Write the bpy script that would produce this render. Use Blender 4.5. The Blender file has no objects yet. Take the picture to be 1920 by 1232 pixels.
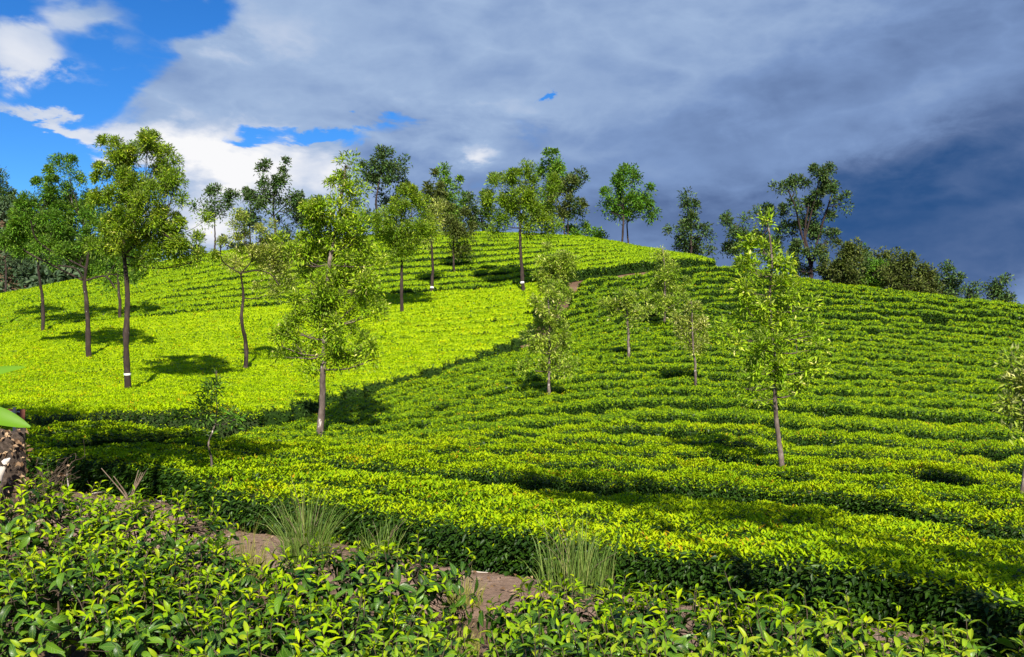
import bpy, math, random, time
import numpy as np
from mathutils import Vector

T_START = time.time()
scene = bpy.context.scene
COL = scene.collection
R = np.random.default_rng(7)
rnd = random.Random(11)
EYE = 2.0                      # camera height over the path
F = 1663.0                     # focal length in units of a 1920 wide frame

# ------------------------------------------------------------------ camera
cam_d = bpy.data.cameras.new('camera')
cam_d.sensor_width = 36.0
cam_d.lens = 36.0 * F / 1920.0
cam_d.clip_start = 0.05
cam_d.clip_end = 6000
cam = bpy.data.objects.new('camera', cam_d)
cam.location = (0, 0, EYE)
cam.rotation_euler = (math.radians(90), 0, 0)
COL.objects.link(cam)
scene.camera = cam

# ------------------------------------------------------------------ view
scene.view_settings.view_transform = 'Standard'
scene.view_settings.look = 'None'
scene.view_settings.exposure = 1.0
scene.view_settings.gamma = 1.0
scene.view_settings.use_curve_mapping = False
EXPO = 2 ** 1.0

# ------------------------------------------------------------------ sun
SUN_EL = math.radians(41)
SUN_AZ = math.radians(173)     # clockwise from +Y: behind the camera, slightly right
sd = Vector((math.sin(SUN_AZ) * math.cos(SUN_EL), math.cos(SUN_AZ) * math.cos(SUN_EL), math.sin(SUN_EL)))
sun_d = bpy.data.lights.new('sun', 'SUN')
sun_d.energy = 5.0
sun_d.angle = math.radians(0.5)
sun_d.color = (1.0, 0.93, 0.80)
sun = bpy.data.objects.new('sun', sun_d)
sun.rotation_euler = (-sd).to_track_quat('-Z', 'Y').to_euler()
sun.location = (5, -20, 40)
COL.objects.link(sun)

# ------------------------------------------------------------------ node helper
class NT:
    def __init__(self, tree):
        self.t = tree
    def n(self, typ, **kw):
        nd = self.t.nodes.new(typ)
        for k, v in kw.items():
            setattr(nd, k, v)
        return nd
    def link(self, a, b):
        self.t.links.new(a, b)
    def put(self, sock, v):
        if isinstance(v, bpy.types.NodeSocket):
            self.link(v, sock)
        else:
            sock.default_value = v
    def m(self, op, a, b=None, c=None, clamp=False):
        nd = self.n('ShaderNodeMath', operation=op, use_clamp=clamp)
        self.put(nd.inputs[0], a)
        if b is not None: self.put(nd.inputs[1], b)
        if c is not None: self.put(nd.inputs[2], c)
        return nd.outputs[0]
    def add(self, *xs):
        r = xs[0]
        for x in xs[1:]:
            r = self.m('ADD', r, x)
        return r
    def mul(self, a, b): return self.m('MULTIPLY', a, b)
    def smooth(self, v, lo, hi):
        nd = self.n('ShaderNodeMapRange', interpolation_type='SMOOTHSTEP')
        self.put(nd.inputs[0], v)
        nd.inputs[1].default_value = lo; nd.inputs[2].default_value = hi
        nd.inputs[3].default_value = 0; nd.inputs[4].default_value = 1
        return nd.outputs[0]
    def noise(self, vec, scale, detail=8, rough=0.55, dist=0.0, lac=2.0):
        nd = self.n('ShaderNodeTexNoise')
        if vec is not None: self.link(vec, nd.inputs['Vector'])
        nd.inputs['Scale'].default_value = scale
        nd.inputs['Detail'].default_value = detail
        nd.inputs['Roughness'].default_value = rough
        nd.inputs['Lacunarity'].default_value = lac
        nd.inputs['Distortion'].default_value = dist
        return nd
    def ramp(self, fac, stops, interp='LINEAR'):
        nd = self.n('ShaderNodeValToRGB')
        cr = nd.color_ramp
        cr.interpolation = interp
        while len(cr.elements) < len(stops):
            cr.elements.new(0.5)
        for e, (p, c) in zip(cr.elements, stops):
            e.position = p
            e.color = (c[0], c[1], c[2], 1)
        self.link(fac, nd.inputs[0])
        return nd.outputs[0]
    def mix(self, fac, a, b, blend='MIX'):
        nd = self.n('ShaderNodeMix', data_type='RGBA', blend_type=blend)
        self.put(nd.inputs[0], fac)
        for s, v in ((6, a), (7, b)):
            if isinstance(v, bpy.types.NodeSocket): self.link(v, nd.inputs[s])
            else: nd.inputs[s].default_value = (v[0], v[1], v[2], 1)
        return nd.outputs[2]

# ------------------------------------------------------------------ world: Nishita sky behind broken cloud
world = bpy.data.worlds.new('World')
scene.world = world
world.use_nodes = True
wt = world.node_tree
wt.nodes.clear()
w = NT(wt)
SKY_S = 0.11
sky = w.n('ShaderNodeTexSky', sky_type='NISHITA')
sky.sun_disc = False
sky.sun_elevation = SUN_EL
sky.sun_rotation = SUN_AZ
sky.altitude = 1600
sky.air_density = 1.0
sky.dust_density = 0.3
sky.ozone_density = 2.5
hsv = w.n('ShaderNodeHueSaturation')
hsv.inputs['Saturation'].default_value = 1.30
hsv.inputs['Value'].default_value = 0.62
w.link(sky.outputs[0], hsv.inputs['Color'])
blue = w.mix(1.0, hsv.outputs[0], (0.50, 0.82, 1.10), 'MULTIPLY')
tc = w.n('ShaderNodeTexCoord')
dirv = tc.outputs['Generated']
sep = w.n('ShaderNodeSeparateXYZ'); w.link(dirv, sep.inputs[0])
az = w.m('ARCTAN2', sep.outputs[0], sep.outputs[1])       # radians, 0 straight ahead
el = w.m('ARCSINE', sep.outputs[2])
mp = w.n('ShaderNodeMapping'); mp.inputs['Scale'].default_value = (1, 1, 2.1)
w.link(dirv, mp.inputs['Vector'])
flat = mp.outputs[0]
n_big = w.noise(flat, 2.3, 4, 0.5, 0.2).outputs[0]
n_mid = w.noise(flat, 5.5, 9, 0.56, 0.35).outputs[0]
n_fin = w.noise(flat, 13.0, 9, 0.6, 0.3).outputs[0]
n_puf = w.noise(flat, 8.0, 5, 0.5, 0.15).outputs[0]
puff = w.m('SUBTRACT', 0.10, w.m('ABSOLUTE', w.m('SUBTRACT', n_puf, 0.5)))     # rounded lobes with creases between
wob = w.m('SUBTRACT', n_mid, 0.5)
wob2 = w.m('SUBTRACT', n_fin, 0.5)
azw = w.add(az, w.mul(wob, 0.15), w.mul(wob2, 0.06))
elw = w.add(el, w.mul(w.m('SUBTRACT', n_big, 0.5), 0.07), w.mul(wob2, 0.09))

def blob(px, py, rx, ry, rot=0.0):
    a0 = math.atan((px - 960) / F)
    e0 = math.atan((616 - py) / F * math.cos(a0))
    ra, re = rx / F, ry / F
    c, s = math.cos(rot), math.sin(rot)
    da = w.m('SUBTRACT', azw, a0); de = w.m('SUBTRACT', elw, e0)
    u = w.mul(w.add(w.mul(da, c), w.mul(de, s)), 1 / ra)
    v = w.mul(w.m('SUBTRACT', w.mul(de, c), w.mul(da, s)), 1 / re)
    r2 = w.add(w.mul(u, u), w.mul(v, v))
    return w.m('EXPONENT', w.mul(r2, -1.0))

# how much cloud: broken on one side of the sky, closed on the other
band = w.smooth(az, math.radians(-33), math.radians(-8))
shut = w.smooth(az, math.radians(0), math.radians(14))
cov = w.add(w.mul(band, 0.62), w.mul(shut, 0.45), 0.22, w.mul(wob, 1.0), w.mul(puff, 1.5), w.mul(wob2, 0.5), w.mul(w.m('SUBTRACT', n_big, 0.5), 0.5))
for (px, py, rx, ry, rot, k) in [
        (480, 150, 300, 85, 0.0, 0.55), (250, 262, 110, 35, 0.0, 0.75), (470, 305, 150, 55, -0.15, 1.1),
        (40, 95, 60, 45, -0.5, 0.56), (60, 217, 120, 13, -0.12, 0.55), (170, 25, 100, 28, 0.2, 0.38), (40, 30, 60, 20, 0, -.2),
        (610, 240, 150, 20, 0.0, -1.0), (440, 246, 60, 18, 0.2, -0.85), (1270, 215, 60, 10, 0, -.15), (90, 300, 130, 60, 0, -0.6), (180, 130, 50, 50, 0.5, -.35), (110, 170, 60, 30, 0, -0.4),
        (330, 60, 90, 40, 0.6, -0.5), (1012, 175, 16, 7, 0, -0.9), (410, 420, 70, 45, 0, 0.5), (250, 30, 60, 40, 0, -0.35)]:
    cov = w.add(cov, w.mul(blob(px, py, rx, ry, rot), k))
cover = w.smooth(cov, 0.31, 0.77)

# how bright the cloud is: sunlit white edges to deep slate-blue rain cloud
calm = w.m('SUBTRACT', 1.0, w.mul(blob(1780, 400, 480, 170, 0.2), 0.75))     # the rain cloud is smooth
bri = w.add(0.585, w.mul(w.mul(wob, 0.26), calm), w.mul(puff, 0.48), w.mul(w.mul(wob2, 0.16), calm), w.mul(w.m('SUBTRACT', n_big, 0.5), 0.22))
for (px, py, rx, ry, rot, k) in [
        (470, 300, 140, 55, -0.15, 0.42), (230, 262, 110, 35, 0, 0.30), (410, 420, 60, 40, 0, 0.35),
        (440, 40, 160, 50, 0, 0.12), (50, 110, 110, 130, 0, 0.24), (910, 270, 30, 20, 0, 0.3), (640, 305, 40, 30, 0.5, 0.25),
        (950, 200, 160, 40, 0, 0.12), (1330, 300, 150, 60, 0.25, 0.06), (1690, 230, 220, 45, 0.5, 0.09),
        (760, 330, 160, 60, 0, -0.10), (1350, 260, 140, 50, 0, -0.13),
        (1800, 400, 370, 95, 0.28, -0.37), (1450, 420, 200, 70, 0.1, -0.12), (1150, 430, 240, 60, 0, -0.12),
        (1880, 510, 200, 45, 0.15, -0.20), (1640, 330, 180, 60, 0.3, -0.20), (1780, 210, 330, 130, 0.2, -0.11), (1880, 470, 200, 60, 0.1, -0.06), (1850, 60, 400, 120, 0, -0.06), (1500, 150, 300, 80, 0.2, -0.05), (1250, 380, 300, 90, 0, -0.10)]:
    bri = w.add(bri, w.mul(blob(px, py, rx, ry, rot), k))
bri = w.add(bri, w.mul(w.mul(blob(430, 300, 260, 80, 0), puff), 1.1))
K = 1.0 / (SKY_S * EXPO)
def lin(r, g, b):
    f = lambda c: (c / 255 / 12.92) if c < 10 else (((c / 255) + 0.055) / 1.055) ** 2.4
    return (f(r), f(g), f(b))
cl = w.ramp(w.m('MULTIPLY', bri, 1.0, clamp=True), [
    (0.00, lin(30, 66, 114)), (0.16, lin(46, 84, 136)), (0.34, lin(92, 116, 160)), (0.52, lin(125, 152, 197)),
    (0.68, lin(160, 184, 219)), (0.84, lin(214, 222, 238)), (1.0, lin(250, 250, 252))])
clK = w.n('ShaderNodeVectorMath', operation='SCALE'); clK.inputs['Scale'].default_value = K
w.link(cl, clK.inputs[0])
skyc = w.mix(cover, blue, clK.outputs[0])
bg = w.n('ShaderNodeBackground'); bg.inputs['Strength'].default_value = SKY_S
w.link(skyc, bg.inputs['Color'])
wo = w.n('ShaderNodeOutputWorld'); w.link(bg.outputs[0], wo.inputs['Surface'])

# ------------------------------------------------------------------ materials
def new_mat(name):
    m = bpy.data.materials.new(name)
    m.use_nodes = True
    m.node_tree.nodes.clear()
    return m, NT(m.node_tree)

def leaf_mat(name, stops, rough=0.42, transl=0.3, under=None, spec=0.4, per_object=False, tgain=(1.15, 1.1, 0.5)):
    """leaf colour by age / individual variation ('tint'), translucent blade, paler underside"""
    m, g = new_mat(name)
    if per_object:
        fac = g.n('ShaderNodeObjectInfo').outputs['Random']
    else:
        fac = g.n('ShaderNodeAttribute', attribute_name='tint').outputs['Fac']
    colr = g.ramp(fac, stops)
    front = colr
    if under:
        geo = g.n('ShaderNodeNewGeometry')
        colr = g.mix(geo.outputs['Backfacing'], colr, under)
    p = g.n('ShaderNodeBsdfPrincipled')
    g.link(colr, p.inputs['Base Color'])
    p.inputs['Roughness'].default_value = rough
    p.inputs['Specular IOR Level'].default_value = spec
    tr = g.n('ShaderNodeBsdfTranslucent')
    tcol = g.mix(1.0, front, tgain, 'MULTIPLY')
    g.link(tcol, tr.inputs['Color'])
    mx = g.n('ShaderNodeMixShader'); mx.inputs[0].default_value = transl
    g.link(p.outputs[0], mx.inputs[1]); g.link(tr.outputs[0], mx.inputs[2])
    o = g.n('ShaderNodeOutputMaterial'); g.link(mx.outputs[0], o.inputs['Surface'])
    return m

def rough_mat(name, stops, scale=6.0, rough=0.9, bump=0.3, detail=8, stretch=(1, 1, 1), patches=None, spec=0.3):
    m, g = new_mat(name)
    tcn = g.n('ShaderNodeTexCoord')
    mpn = g.n('ShaderNodeMapping'); mpn.inputs['Scale'].default_value = stretch
    g.link(tcn.outputs['Object'], mpn.inputs['Vector'])
    nz = g.noise(mpn.outputs[0], scale, detail, 0.62, 0.2)
    c = g.ramp(nz.outputs[0], stops)
    if patches:
        n2 = g.noise(mpn.outputs[0], patches[0], 4, 0.6, 0.4)
        f = g.smooth(n2.outputs[0], patches[1], patches[1] + 0.06)
        c = g.mix(f, c, patches[2])
    p = g.n('ShaderNodeBsdfPrincipled')
    g.link(c, p.inputs['Base Color'])
    p.inputs['Roughness'].default_value = rough
    p.inputs['Specular IOR Level'].default_value = spec
    b = g.n('ShaderNodeBump'); b.inputs['Strength'].default_value = bump; b.inputs['Distance'].default_value = 0.03
    g.link(nz.outputs[0], b.inputs['Height']); g.link(b.outputs[0], p.inputs['Normal'])
    o = g.n('ShaderNodeOutputMaterial'); g.link(p.outputs[0], o.inputs['Surface'])
    return m

M = {}
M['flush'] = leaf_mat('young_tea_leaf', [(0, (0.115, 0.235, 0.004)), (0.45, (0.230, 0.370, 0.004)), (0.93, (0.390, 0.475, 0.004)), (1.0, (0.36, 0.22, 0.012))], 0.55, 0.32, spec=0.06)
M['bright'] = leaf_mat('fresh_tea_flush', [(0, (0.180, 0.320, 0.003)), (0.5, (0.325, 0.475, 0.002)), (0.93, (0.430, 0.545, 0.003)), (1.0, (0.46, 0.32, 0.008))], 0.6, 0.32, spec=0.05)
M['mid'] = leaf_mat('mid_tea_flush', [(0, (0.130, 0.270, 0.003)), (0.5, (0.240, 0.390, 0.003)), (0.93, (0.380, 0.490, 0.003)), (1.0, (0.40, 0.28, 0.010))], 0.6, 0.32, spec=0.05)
M['mature'] = leaf_mat('mature_tea_leaf', [(0, (0.010, 0.030, 0.003)), (0.6, (0.022, 0.060, 0.004)), (1.0, (0.058, 0.120, 0.006))], 0.45, 0.2, spec=0.22)  # old leaves, colour also darkened to deepen the shade between rows
M['oak_light'] = leaf_mat('sunny_tree_leaf', [(0, (0.072, 0.165, 0.006)), (0.5, (0.180, 0.305, 0.011)), (0.88, (0.370, 0.445, 0.025)), (1.0, (0.54, 0.52, 0.15))], 0.6, 0.34, under=(0.20, 0.27, 0.055), spec=.15)
M['oak_pale'] = leaf_mat('pale_tree_leaf', [(0, (0.090, 0.165, 0.010)), (0.45, (0.230, 0.320, 0.026)), (0.8, (0.47, 0.50, 0.10)), (1.0, (0.68, 0.64, 0.30))], 0.6, 0.32, under=(0.30, 0.33, 0.11), spec=.2)
M['oak_dark'] = leaf_mat('dark_tree_leaf', [(0, (0.029, 0.072, 0.014)), (0.5, (0.058, 0.126, 0.024)), (1.0, (0.132, 0.198, 0.048))], 0.6, 0.22, under=(0.09, 0.12, 0.05), spec=.2)
M['oak_fresh'] = leaf_mat('fresh_tree_leaf', [(0, (0.100, 0.220, 0.006)), (0.45, (0.230, 0.390, 0.010)), (0.85, (0.44, 0.54, 0.030)), (1.0, (0.64, 0.62, 0.20))], 0.6, 0.36, under=(0.26, 0.34, 0.06), spec=.12)
M['oak_young'] = leaf_mat('young_tree_leaf', [(0, (0.090, 0.190, 0.008)), (0.45, (0.240, 0.370, 0.020)), (0.8, (0.48, 0.55, 0.08)), (1.0, (0.72, 0.68, 0.30))], 0.6, 0.34, under=(0.29, 0.35, 0.09), spec=.12)
M['oak_mid'] = leaf_mat('green_tree_leaf', [(0, (0.042, 0.125, 0.008)), (0.5, (0.095, 0.230, 0.014)), (1.0, (0.24, 0.36, 0.035))], 0.6, 0.3, under=(0.12, 0.20, 0.04), spec=.15)
M['brownish'] = leaf_mat('dull_tree_leaf', [(0, (0.042, 0.068, 0.012)), (0.5, (0.085, 0.118, 0.020)), (1.0, (0.17, 0.185, 0.045))], 0.7, 0.2, under=(0.11, 0.13, 0.045), spec=.1)
M['forest'] = leaf_mat('forest_leaf', [(0, (0.018, 0.040, 0.016)), (0.6, (0.045, 0.085, 0.028)), (1.0, (0.085, 0.125, 0.05))], 0.6, 0.15)
M['grass_g'] = leaf_mat('grass_blade', [(0, (0.065, 0.125, 0.020)), (0.6, (0.140, 0.230, 0.035)), (1.0, (0.30, 0.31, 0.10))], 0.5, 0.3)
M['grass_y'] = leaf_mat('dry_grass_blade', [(0, (0.12, 0.16, 0.020)), (0.5, (0.24, 0.25, 0.045)), (1.0, (0.36, 0.29, 0.11))], 0.5, 0.3)
M['dryleaf'] = leaf_mat('dry_leaf', [(0, (0.05, 0.028, 0.014)), (0.5, (0.15, 0.085, 0.04)), (1.0, (0.38, 0.26, 0.15))], 0.7, 0.12)
M['broad'] = leaf_mat('broad_leaf', [(0, (0.12, 0.27, 0.012)), (1, (0.16, 0.33, 0.016))], 0.4, 0.4)
M['twig'] = rough_mat('bush_twig', [(0.3, (0.035, 0.026, 0.016)), (0.6, (0.085, 0.062, 0.042)), (0.8, (0.15, 0.12, 0.09))], 25, 0.9, 0.3)
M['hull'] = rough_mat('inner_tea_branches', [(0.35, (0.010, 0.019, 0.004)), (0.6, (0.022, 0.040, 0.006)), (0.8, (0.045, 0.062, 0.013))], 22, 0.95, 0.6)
M['bark_dark'] = rough_mat('dark_bark', [(0.3, (0.014, 0.009, 0.008)), (0.55, (0.038, 0.025, 0.021)), (0.8, (0.09, 0.066, 0.056))], 9, 0.92, 0.6, stretch=(1, 1, 0.35), patches=(16, 0.69, (0.42, 0.40, 0.37)))
M['bark_pale'] = rough_mat('pale_bark', [(0.3, (0.035, 0.024, 0.020)), (0.5, (0.105, 0.078, 0.065)), (0.75, (0.26, 0.21, 0.185))], 8, 0.9, 0.5, stretch=(1, 1, 0.6), patches=(11, 0.60, (0.42, 0.375, 0.345)))
M['bark_limb'] = rough_mat('limb_bark', [(0.3, (0.05, 0.036, 0.028)), (0.6, (0.12, 0.09, 0.07)), (0.8, (0.24, 0.19, 0.16))], 9, 0.92, 0.4)
M['limb_tan'] = rough_mat('tan_twig', [(0.3, (0.10, 0.07, 0.045)), (0.7, (0.24, 0.18, 0.13))], 20, 0.9, 0.3)
M['clod'] = rough_mat('soil_clod', [(0.3, (0.11, 0.07, 0.048)), (0.55, (0.21, 0.14, 0.10)), (0.8, (0.40, 0.33, 0.28))], 9, 0.95, 0.4)
M['paint'] = rough_mat('white_paint', [(0.3, (0.62, 0.61, 0.58)), (0.7, (0.80, 0.80, 0.78))], 12, 0.7, 0.1)
M['stone'] = rough_mat('stone', [(0.3, (0.16, 0.13, 0.11)), (0.7, (0.42, 0.37, 0.33))], 14, 0.9, 0.4)
M['rust'] = rough_mat('rusty_board', [(0.3, (0.035, 0.010, 0.006)), (0.55, (0.085, 0.022, 0.012)), (0.8, (0.15, 0.05, 0.025))], 12, 0.75, 0.2)
M['grey_metal'] = rough_mat('weathered_pole', [(0.3, (0.20, 0.19, 0.18)), (0.7, (0.38, 0.36, 0.35))], 20, 0.6, 0.1)
M['stump'] = rough_mat('stump_bark', [(0.3, (0.02, 0.014, 0.010)), (0.55, (0.06, 0.043, 0.032)), (0.8, (0.16, 0.12, 0.10))], 24, 0.95, 0.8, patches=(6, 0.70, (0.28, 0.25, 0.22)))
M['wood_pale'] = rough_mat('bleached_wood', [(0.3, (0.30, 0.25, 0.21)), (0.7, (0.60, 0.55, 0.50))], 12, 0.9, 0.4, stretch=(1, 1, .3))

def canopy_mat(name, top_stops, side_stops):
    """clipped tea seen from afar: flush on top, old leaves on the sides, leaf shade painted in as dark speckle and darker sides ('tint' 1 on top, 0 on the sides)"""
    m, g = new_mat(name)
    co = g.n('ShaderNodeTexCoord').outputs['Object']
    a = g.noise(co, 15, 4, 0.62, 0.3).outputs[0]
    b = g.noise(co, 0.8, 4, 0.6, 0.3).outputs[0]
    f = g.add(g.mul(a, 0.75), g.mul(b, 0.25))
    top = g.ramp(f, top_stops); side = g.ramp(f, side_stops)  # darkest stops stand in for leaves shading one another
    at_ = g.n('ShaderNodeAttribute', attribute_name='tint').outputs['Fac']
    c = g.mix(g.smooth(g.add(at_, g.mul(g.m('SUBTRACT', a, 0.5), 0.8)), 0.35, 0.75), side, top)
    p = g.n('ShaderNodeBsdfPrincipled'); g.link(c, p.inputs['Base Color'])
    p.inputs['Roughness'].default_value = 0.7; p.inputs['Specular IOR Level'].default_value = 0.08
    bm = g.n('ShaderNodeBump'); bm.inputs['Strength'].default_value = 0.9; bm.inputs['Distance'].default_value = 0.06
    g.link(a, bm.inputs['Height']); g.link(bm.outputs[0], p.inputs['Normal'])
    o = g.n('ShaderNodeOutputMaterial'); g.link(p.outputs[0], o.inputs['Surface'])
    return m
SIDE_ST = [(0.3, (0.004, 0.010, 0.002)), (0.5, (0.011, 0.029, 0.003)), (0.7, (0.03, 0.065, 0.004))]  # old leaves, darkened further as painted shade in the row gaps
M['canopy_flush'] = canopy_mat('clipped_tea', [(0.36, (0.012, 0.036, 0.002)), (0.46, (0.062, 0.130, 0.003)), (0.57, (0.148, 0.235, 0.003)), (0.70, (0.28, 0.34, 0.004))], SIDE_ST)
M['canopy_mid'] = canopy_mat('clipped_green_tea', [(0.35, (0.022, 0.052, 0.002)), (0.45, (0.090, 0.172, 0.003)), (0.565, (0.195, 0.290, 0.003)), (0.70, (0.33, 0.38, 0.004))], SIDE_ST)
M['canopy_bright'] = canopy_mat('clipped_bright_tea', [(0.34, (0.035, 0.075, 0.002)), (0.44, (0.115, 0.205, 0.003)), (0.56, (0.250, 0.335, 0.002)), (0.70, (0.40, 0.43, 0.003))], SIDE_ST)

def soil_mat(name, stops):
    m, g = new_mat(name)
    tcn = g.n('ShaderNodeTexCoord')
    a = g.noise(tcn.outputs['Object'], 0.9, 6, 0.6, 0.3)
    b = g.noise(tcn.outputs['Object'], 14, 10, 0.68, 0.2)
    f = g.add(g.mul(a.outputs[0], 0.45), g.mul(b.outputs[0], 0.55))
    c = g.ramp(f, stops)
    p = g.n('ShaderNodeBsdfPrincipled'); g.link(c, p.inputs['Base Color'])
    p.inputs['Roughness'].default_value = 0.95
    p.inputs['Specular IOR Level'].default_value = 0.15
    bm = g.n('ShaderNodeBump'); bm.inputs['Strength'].default_value = 0.8; bm.inputs['Distance'].default_value = 0.04
    g.link(b.outputs[0], bm.inputs['Height']); g.link(bm.outputs[0], p.inputs['Normal'])
    o = g.n('ShaderNodeOutputMaterial'); g.link(p.outputs[0], o.inputs['Surface'])
    return m
M['soil'] = soil_mat('bare_soil', [(0.3, (0.060, 0.036, 0.022)), (0.5, (0.125, 0.076, 0.048)), (0.7, (0.24, 0.16, 0.11))])
M['path'] = soil_mat('trodden_soil', [(0.3, (0.12, 0.076, 0.052)), (0.5, (0.205, 0.135, 0.096)), (0.7, (0.36, 0.26, 0.20))])

# ------------------------------------------------------------------ mesh helpers
def make_mesh(name, verts, tri, mats, mat_idx=None, tint=None, smooth=False, quads=None):
    me = bpy.data.meshes.new(name)
    verts = np.ascontiguousarray(verts, dtype=np.float32)
    me.vertices.add(len(verts)); me.vertices.foreach_set('co', verts.ravel())
    faces = tri if quads is None else quads
    k = faces.shape[1]
    nf = len(faces)
    me.loops.add(nf * k); me.loops.foreach_set('vertex_index', np.ascontiguousarray(faces, dtype=np.int32).ravel())
    me.polygons.add(nf)
    me.polygons.foreach_set('loop_start', np.arange(0, nf * k, k, dtype=np.int32))
    me.polygons.foreach_set('loop_total', np.full(nf, k, dtype=np.int32))
    if mat_idx is not None:
        me.polygons.foreach_set('material_index', np.ascontiguousarray(mat_idx, dtype=np.int32))
    if smooth:
        me.polygons.foreach_set('use_smooth', np.ones(nf, dtype=bool))
    for m in mats:
        me.materials.append(m)
    if tint is not None:
        at_ = me.attributes.new('tint', 'FLOAT', 'POINT')
        at_.data.foreach_set('value', np.ascontiguousarray(tint, dtype=np.float32))
    me.update(calc_edges=True)
    return me

def link(name, me, parent=None, loc=None):
    o = bpy.data.objects.new(name, me)
    COL.objects.link(o)
    if parent is not None: o.parent = parent
    if loc is not None: o.location = loc
    return o

def tag(o, label=None, cat=None, group=None, kind=None):
    if label: o['label'] = label
    if cat: o['category'] = cat
    if group: o['group'] = group
    if kind: o['kind'] = kind
    return o

def empty(name, loc):
    o = bpy.data.objects.new(name, None)
    o.empty_display_size = 0.1
    o.location = loc
    COL.objects.link(o)
    return o

def norm(a):
    return a / np.maximum(np.linalg.norm(a, axis=-1, keepdims=True), 1e-9)

TRIS = [0]
def leaf_arrays(P, D, N, L, W, kind='bend', droop=0.18, fold=0.16):
    """one little blade per row of P: returns verts (n*k,3) and tris"""
    n = len(P)
    D = norm(D); S = norm(np.cross(D, N)); N = np.cross(S, D)
    L = L[:, None]; W = W[:, None]
    if kind == 'bend':
        v = np.stack([P, P + .45 * L * D + .5 * W * S + fold * W * N, P + .45 * L * D - .5 * W * S + fold * W * N,
                      P + .5 * L * D + .04 * L * N, P + L * D - droop * L * N], 1)
        f = np.array([[0, 1, 3], [0, 3, 2], [1, 4, 3], [3, 4, 2]])
    elif kind == 'tri':
        v = np.stack([P + .5 * W * S, P + L * D - droop * L * N, P - .5 * W * S], 1)
        f = np.array([[0, 1, 2]])
    else:
        v = np.stack([P, P + .45 * L * D + .5 * W * S + fold * W * N, P + L * D - droop * L * N, P + .45 * L * D - .5 * W * S + fold * W * N], 1)
        f = np.array([[0, 1, 2], [0, 2, 3]])
    k = v.shape[1]
    tri = (f[None] + (np.arange(n) * k)[:, None, None]).reshape(-1, 3)
    TRIS[0] += len(tri)
    return v.reshape(-1, 3), tri, k, len(f)

def tube_arrays(paths, sides=6):
    """paths: list of (points (n,3), radii (n,))"""
    V, Q = [], []
    off = 0
    ang = np.linspace(0, 2 * np.pi, sides, endpoint=False)
    for pts, rad in paths:
        pts = np.asarray(pts, float); rad = np.asarray(rad, float)
        n = len(pts)
        T = norm(np.gradient(pts, axis=0))
        ref = np.where(np.abs(T[:, 2:3]) > .9, np.array([[1., 0, 0]]), np.array([[0., 0, 1]]))
        A = norm(np.cross(T, ref)); B = np.cross(T, A)
        ring = pts[:, None] + rad[:, None, None] * (np.cos(ang)[None, :, None] * A[:, None] + np.sin(ang)[None, :, None] * B[:, None])
        V.append(ring.reshape(-1, 3))
        i = np.arange(n - 1)[:, None] * sides; j = np.arange(sides)[None]
        j2 = (j + 1) % sides
        q = np.stack([i + j, i + j2, i + sides + j2, i + sides + j], -1).reshape(-1, 4) + off
        Q.append(q)
        off += n * sides
    TRIS[0] += 2 * sum(len(q) for q in Q)
    return np.concatenate(V), np.concatenate(Q)

def smooth_path(pts, n):
    pts = np.asarray(pts, float)
    if len(pts) == 2:
        t = np.linspace(0, 1, n)[:, None]
        return pts[0] * (1 - t) + pts[1] * t
    P = np.vstack([2 * pts[0] - pts[1], pts, 2 * pts[-1] - pts[-2]])
    segs = len(pts) - 1
    out = []
    for u in np.linspace(0, segs - 1e-6, n):
        i = int(u); t = u - i
        p0, p1, p2, p3 = P[i], P[i + 1], P[i + 2], P[i + 3]
        out.append(.5 * ((2 * p1) + (-p0 + p2) * t + (2 * p0 - 5 * p1 + 4 * p2 - p3) * t * t + (-p0 + 3 * p1 - 3 * p2 + p3) * t ** 3))
    return np.array(out)

# ------------------------------------------------------------------ terrain
def W3(px, py, d):
    return np.array([(px - 960) / F * d, d, EYE + (616 - py) / F * d])

H = 0.5
ctl = []
def C(px, py, d, h=H):
    p = W3(px, py, d); ctl.append((p[0], p[1], p[2] - h))
for a in [(1920, 1115, 5.2), (1600, 1050, 5.8), (1300, 1015, 6.6), (1000, 985, 7.5), (700, 945, 8.4), (500, 905, 9.2), (300, 862, 10.5), (100, 850, 11.5)]:
    C(*a, h=.45)
for a in [(300, 830, 12.5), (600, 865, 11.5), (950, 900, 11), (1200, 915, 10.5), (1500, 935, 10), (1750, 965, 9), (1920, 1000, 8),
          (960, 840, 14.5), (1465, 870, 13.5), (1800, 890, 12),
          (400, 818, 15.5), (600, 815, 17), (700, 808, 17.5), (900, 785, 19), (1120, 768, 20), (1300, 765, 20), (1600, 775, 19), (1920, 790, 18),
          (770, 715, 24.5), (923, 686, 26), (1100, 668, 27.5), (1300, 662, 27.5), (1600, 672, 26.5), (1920, 690, 25),
          (985, 632, 33), (1150, 600, 34), (1300, 590, 34.5), (1500, 595, 34), (1700, 605, 33), (1920, 625, 31.5),
          (1062, 530, 43), (1200, 516, 44), (1360, 502, 45), (1500, 530, 41.5), (1700, 552, 38.5), (1920, 578, 36),
          (-60, 803, 14.5), (65, 801, 15), (240, 790, 16), (400, 795, 16.5), (540, 770, 19), (700, 722, 23.5), (880, 675, 29),
          (240, 740, 22), (0, 740, 21), (80, 628, 33), (168, 675, 28), (462, 700, 26), (0, 627, 33), (360, 588, 38), (700, 555, 42), (980, 535, 44), (850, 600, 36),
          (0, 555, 46), (250, 505, 52), (420, 476, 56), (650, 452, 59), (870, 441, 60), (1000, 447, 59), (1140, 458, 57), (1250, 480, 53), (1360, 492, 48.5),
          (-600, 850, 14), (-500, 700, 30), (-400, 610, 44), (2400, 800, 17), (2400, 660, 30), (2400, 615, 36), (2400, 1080, 7.5)]:
    C(*a)
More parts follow.
